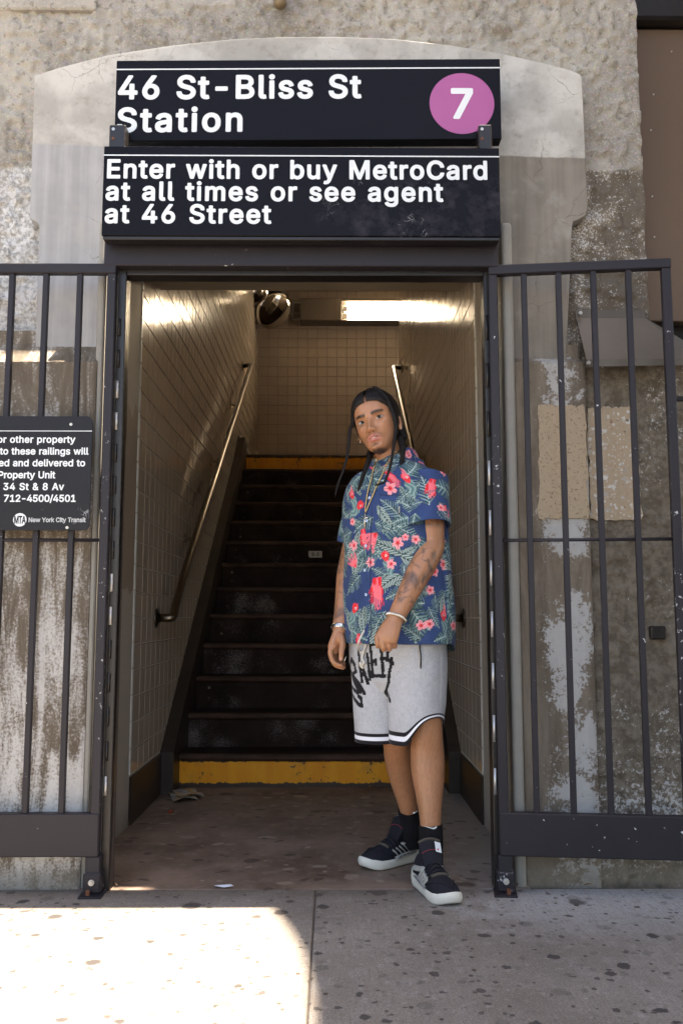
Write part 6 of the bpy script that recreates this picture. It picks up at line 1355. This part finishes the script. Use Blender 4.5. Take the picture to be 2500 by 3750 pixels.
bc = EL.lerp(WL, .97); chain('bracelet', band(bc, (WL - EL) + Vector((.02, 0, -.03)), .0335), .0042, .0125, Msv, man)
wc = ER.lerp(WR, .98); wa = (WR - ER).normalized(); wt = band(wc, wa, .0300, 26)
parts_ = []
for i in range(26):
    a, b = wt[i], wt[i + 1]; m_ = (a + b) / 2; parts_.append(tube_vf([a.lerp(b, .06), a.lerp(b, .94)], .0078, 8, .0022, up=wa))
wv, wf = merge(parts_); wch = adopt(mesh_obj('wristwatch', wv, wf, Msv, None, False), man)
rp = P_(792, 1510, 3.13) ; tube('finger_ring', band(P_(792, 1514, 3.128), (1, 0, -.35), .0098, 20), .0020, Msv, man, 8)
nr_ = H(.0165, .098, -.0435); tube('nose_ring', band(nr_, hl + hf * .5, .0045, 16), .0007, Mgo, man, 6)
for sx in (-1, 1): v_, f_ = ellip(H(sx * .0785, .0, -.040), (.0038,) * 3, 6); adopt(mesh_obj('ear_stud', v_, f_, Msv, None, True), man)
# ------------------------------------------------------------------ socks and shoes
Msk = NT('black_ribbed_sock', .95, spec=.15); q = Msk.noise(1, 2, .5, Msk.scale(Msk.pos(), (300, 300, 20))); Msk.base(Msk.mix(q, (.006, .006, .007), (.016, .015, .017))); Msk.bump(q, .6, .002); Msk = Msk.m
MUP = NT('black_knit_upper', .85, spec=.25); q = MUP.noise(260, 3, .7); MUP.base(MUP.mix(q, (.006, .006, .009), (.022, .022, .030))); MUP.bump(q, .5, .0015); MUP = MUP.m
MSO = plain('white_foam_sole', (.66, .64, .56), .6, 0, .08, 40, .15); MCG = plain('grey_cage', (.36, .36, .33), .5, 0, .1, 60); MOL = plain('olive_binding', (.075, .062, .048), .85)
def shoe(heel, toe, sgn, ank, sock_top, tagside):
    heel, toe = Vector((heel[0], heel[1], 0)), Vector((toe[0], toe[1], 0)); ax = (toe - heel).normalized(); L = .282; mid = (heel + toe) / 2; heel = mid - ax * L / 2; lat = Vector((0, 0, 1)).cross(ax)
    W3 = lambda x, y, z: heel + ax * x + lat * y + Vector((0, 0, z))
    xs = np.linspace(0, 1, 40); hw = np.interp(xs, [0, .04, .12, .3, .5, .68, .82, .92, .97, 1], [.012, .026, .034, .034, .037, .046, .046, .036, .024, .008]); skew = np.interp(xs, [0, .5, 1], [0, 0, -.010 * sgn])
    # sole
    VV_, FF_ = [], []; lv = [(0.000, .97), (.006, 1.02), (.018, 1.06), (.030, 1.03), (.034, .98)]
    topz = lambda t_: np.interp(t_, [0, .1, .35, .6, 1], [1.45, 1.35, 1.0, .85, .95])
    outl = [(x * L, sk_ + h_) for x, h_, sk_ in zip(xs, hw, skew)] + [(x * L, sk_ - h_) for x, h_, sk_ in list(zip(xs, hw, skew))[::-1]]; m_ = len(outl)
    for z, s_ in lv:
        for (x, y) in outl:
            t_ = x / L; cx_ = L / 2; spring = .014 * max(0, (t_ - .80) / .2) ** 2 + .004 * max(0, (.08 - t_) / .08)
            VV_.append(W3(cx_ + (x - cx_) * (1 + (s_ - 1) * .5), y * s_, z * topz(t_) + spring))
    for i in range(len(lv) - 1):
        for k in range(m_): FF_.append((i * m_ + k, i * m_ + (k + 1) % m_, (i + 1) * m_ + (k + 1) % m_, (i + 1) * m_ + k))
    FF_ += [tuple(range(m_ - 1, -1, -1)), tuple(range((len(lv) - 1) * m_, len(lv) * m_))]
    sh_ = mesh_obj('shoe', [tuple(v) for v in VV_], FF_, MSO, None, True); adopt(sh_, man)
    # upper
    tz = np.interp(xs, [0, .06, .14, .28, .40, .50, .62, .75, .88, .96, 1], [.070, .098, .112, .118, .116, .100, .080, .068, .060, .048, .036]); rg = []
    for x, h_, sk_, z in zip(xs, hw, skew, tz):
        t_ = x; b0 = .026 * topz(t_) + .014 * max(0, (t_ - .8) / .2) ** 2; a = np.linspace(0, math.pi, 24); p_ = np.interp(t_, [0, .3, .6, 1], [2.0, 1.6, 2.0, 2.4]); ca, sa = np.sign(np.cos(a)) * np.abs(np.cos(a)) ** (2 / p_), np.abs(np.sin(a)) ** (2 / p_)
        inx = .006 + (L - .012) * x
        rg.append([W3(inx, sk_ + h_ * .985 * c_, b0 + (z - b0) * s_) for c_, s_ in zip(ca, sa)])
    VV_ = [tuple(v) for r in rg for v in r]; n2 = 24; FF_ = [(i * n2 + k, i * n2 + k + 1, (i + 1) * n2 + k + 1, (i + 1) * n2 + k) for i in range(len(rg) - 1) for k in range(n2 - 1)] + [tuple(range(n2)), tuple(range((len(rg) - 1) * n2, len(rg) * n2))]
    up_ = adopt(mesh_obj('upper', VV_, FF_, MUP, None, True), sh_)
    def surf(t_, a_, off=.002):
        i = t_ * (len(rg) - 1); i0 = int(min(i, len(rg) - 2)); fr = i - i0; k = a_ / math.pi * (n2 - 1); k0 = int(min(k, n2 - 2)); fk_ = k - k0
        q = lambda r_: rg[r_][k0].lerp(rg[r_][k0 + 1], fk_); p_ = q(i0).lerp(q(i0 + 1), fr); c_ = W3(.006 + (L - .012) * t_, 0, .035); return p_ + (p_ - c_).normalized() * off
    # toe guard seam, olive bindings, tongue, laces, cage
    tube('toe_seam', [surf(np.interp(abs(s_), [0, 1], [.955, .62]), math.pi / 2 + s_ * 1.28, .001) for s_ in np.linspace(-1, 1, 30)], .0032, MUP, sh_, 8)
    tube('vamp_binding', [surf(.685 - .02 * s_ * s_, math.pi / 2 + s_ * .62, .0015) for s_ in np.linspace(-1, 1, 16)], .0052, MOL, sh_, 8)
    tc_ = W3(.36 * L, 0, .118); tg = []
    for r_ in np.linspace(0, 1, 8):
        tg.append([W3(L * (.52 - .14 * r_), y * (.029 + .007 * r_), .098 + .062 * r_ - .010 * abs(y) ** 2) for y in np.linspace(-1, 1, 13)])
    v_ = [tuple(p_) for r_ in tg for p_ in r_]; v2 = [tuple(Vector(p_) - ax * .006 - Vector((0, 0, .002))) for p_ in v_]; nn_ = len(v_); f_ = [(i * 13 + k, i * 13 + k + 1, (i + 1) * 13 + k + 1, (i + 1) * 13 + k) for i in range(7) for k in range(12)]; f_ += [tuple(nn_ + j for j in reversed(q_)) for q_ in f_]
    adopt(mesh_obj('tongue', v_ + v2, f_, MUP, None, True), sh_)
    tube('tongue_binding', [Vector(p_) - ax * .003 + Vector((0, 0, .002)) for p_ in tg[-1]], .0042, MOL, sh_, 8)
    tube('tongue_stitch', [Vector(p_) + ax * .0012 for p_ in tg[4]], .0009, plain('red_stitch', (.30, .02, .04), .7), sh_, 6)
    for t_ in (.48, .53, .58, .63): tube('lace', [surf(t_ + .02 * s_, math.pi / 2 + s_ * .85, .0035) for s_ in np.linspace(-1, 1, 12)], .0033, MUP, sh_, 8)
    for sd in (-1, 1):
        sdl = 'cage'
        for (t0, a0), (t1, a1) in (((.30, .12), (.44, .62)), ((.37, .10), (.50, .62)), ((.44, .10), (.56, .64)), ((.52, .10), (.62, .66)), ((.10, .35), (.46, .66)), ((.22, .10), (.62, .10)), ((.24, .22), (.60, .20))):
            q = [surf(t0 + (t1 - t0) * k, (a0 + (a1 - a0) * k) if sd > 0 else math.pi - (a0 + (a1 - a0) * k), .002) for k in np.linspace(0, 1, 8)]; tube('cage_strut', q, .0105, MCG, sh_, 8, rad2=.0022)
    if tagside:
        p_ = Vector(tg[5][10]) + ax * .004; u_ = (Vector(tg[6][10]) - Vector(tg[3][10])).normalized(); w_ = (Vector(tg[5][11]) - Vector(tg[5][8])).normalized(); nrm = w_.cross(u_).normalized(); nrm = nrm if nrm.dot(ax) > 0 else -nrm
        Q4 = [p_ + w_ * a * .010 + u_ * b * .016 + nrm * .003 for a, b in ((-1, -1), (1, -1), (1, 1), (-1, 1))]; Q5 = [q - nrm * .0015 for q in Q4]
        adopt(mesh_obj('tongue_label', [tuple(q) for q in Q4 + Q5], [(0, 1, 2, 3), (7, 6, 5, 4), (0, 4, 5, 1), (1, 5, 6, 2), (2, 6, 7, 3), (3, 7, 4, 0)], MWL), sh_)
        Mrd = plain('red_print', (.55, .03, .06), .6); sw = [(-.65, -.55), (-.1, -.72), (.75, .75), (.05, -.30), (-.35, -.35)]
        adopt(mesh_obj('label_print', [tuple(p_ + w_ * a * .010 + u_ * b * .016 + nrm * .0034) for a, b in sw], [(0, 1, 3, 4), (1, 2, 3)], Mrd), sh_)
    # sock
    P_s = catmull([Vector((ank.x, ank.y + .016, .055)), Vector((ank.x, ank.y + .012, .085)), ank.lerp(Vector((ank.x, ank.y, .085)), .5), ank, sock_top], 6); rr = np.linspace(.041, .0395, len(P_s)); rr[-1] = .0385
    so = tube('sock', P_s, rr, Msk, man, 28)
    return sh_, so
shoe((.308, 3.372), (.118, 3.222), 1, AA, at(938, 1858, 3.295), False)
shoe((.287, 3.060), (.349, 2.832), -1, AB, at(987.5, 1893, 3.045), True)
# swooping white mark on the socks
def mark(c, w_, h_, flip, parent):
    c = Vector(c); q = [(-1, .15), (-.75, -.45), (-.45, -.5), (1, .55), (-.35, -.05), (-.62, .0), (-.8, .35)]
    V_ = [(c.x + flip * x * w_, c.y - .001 + .012 * (x * .8) ** 2, c.z + z * h_) for x, z in q]
    adopt(mesh_obj('sock_mark', V_, [(0, 1, 5, 6), (1, 2, 4, 5), (2, 3, 4)], MWL), parent)
mark(at(955, 1865, 3.254), .014, .012, 1, man); mark(at(986, 1901, 3.002), .026, .010, -1, man)
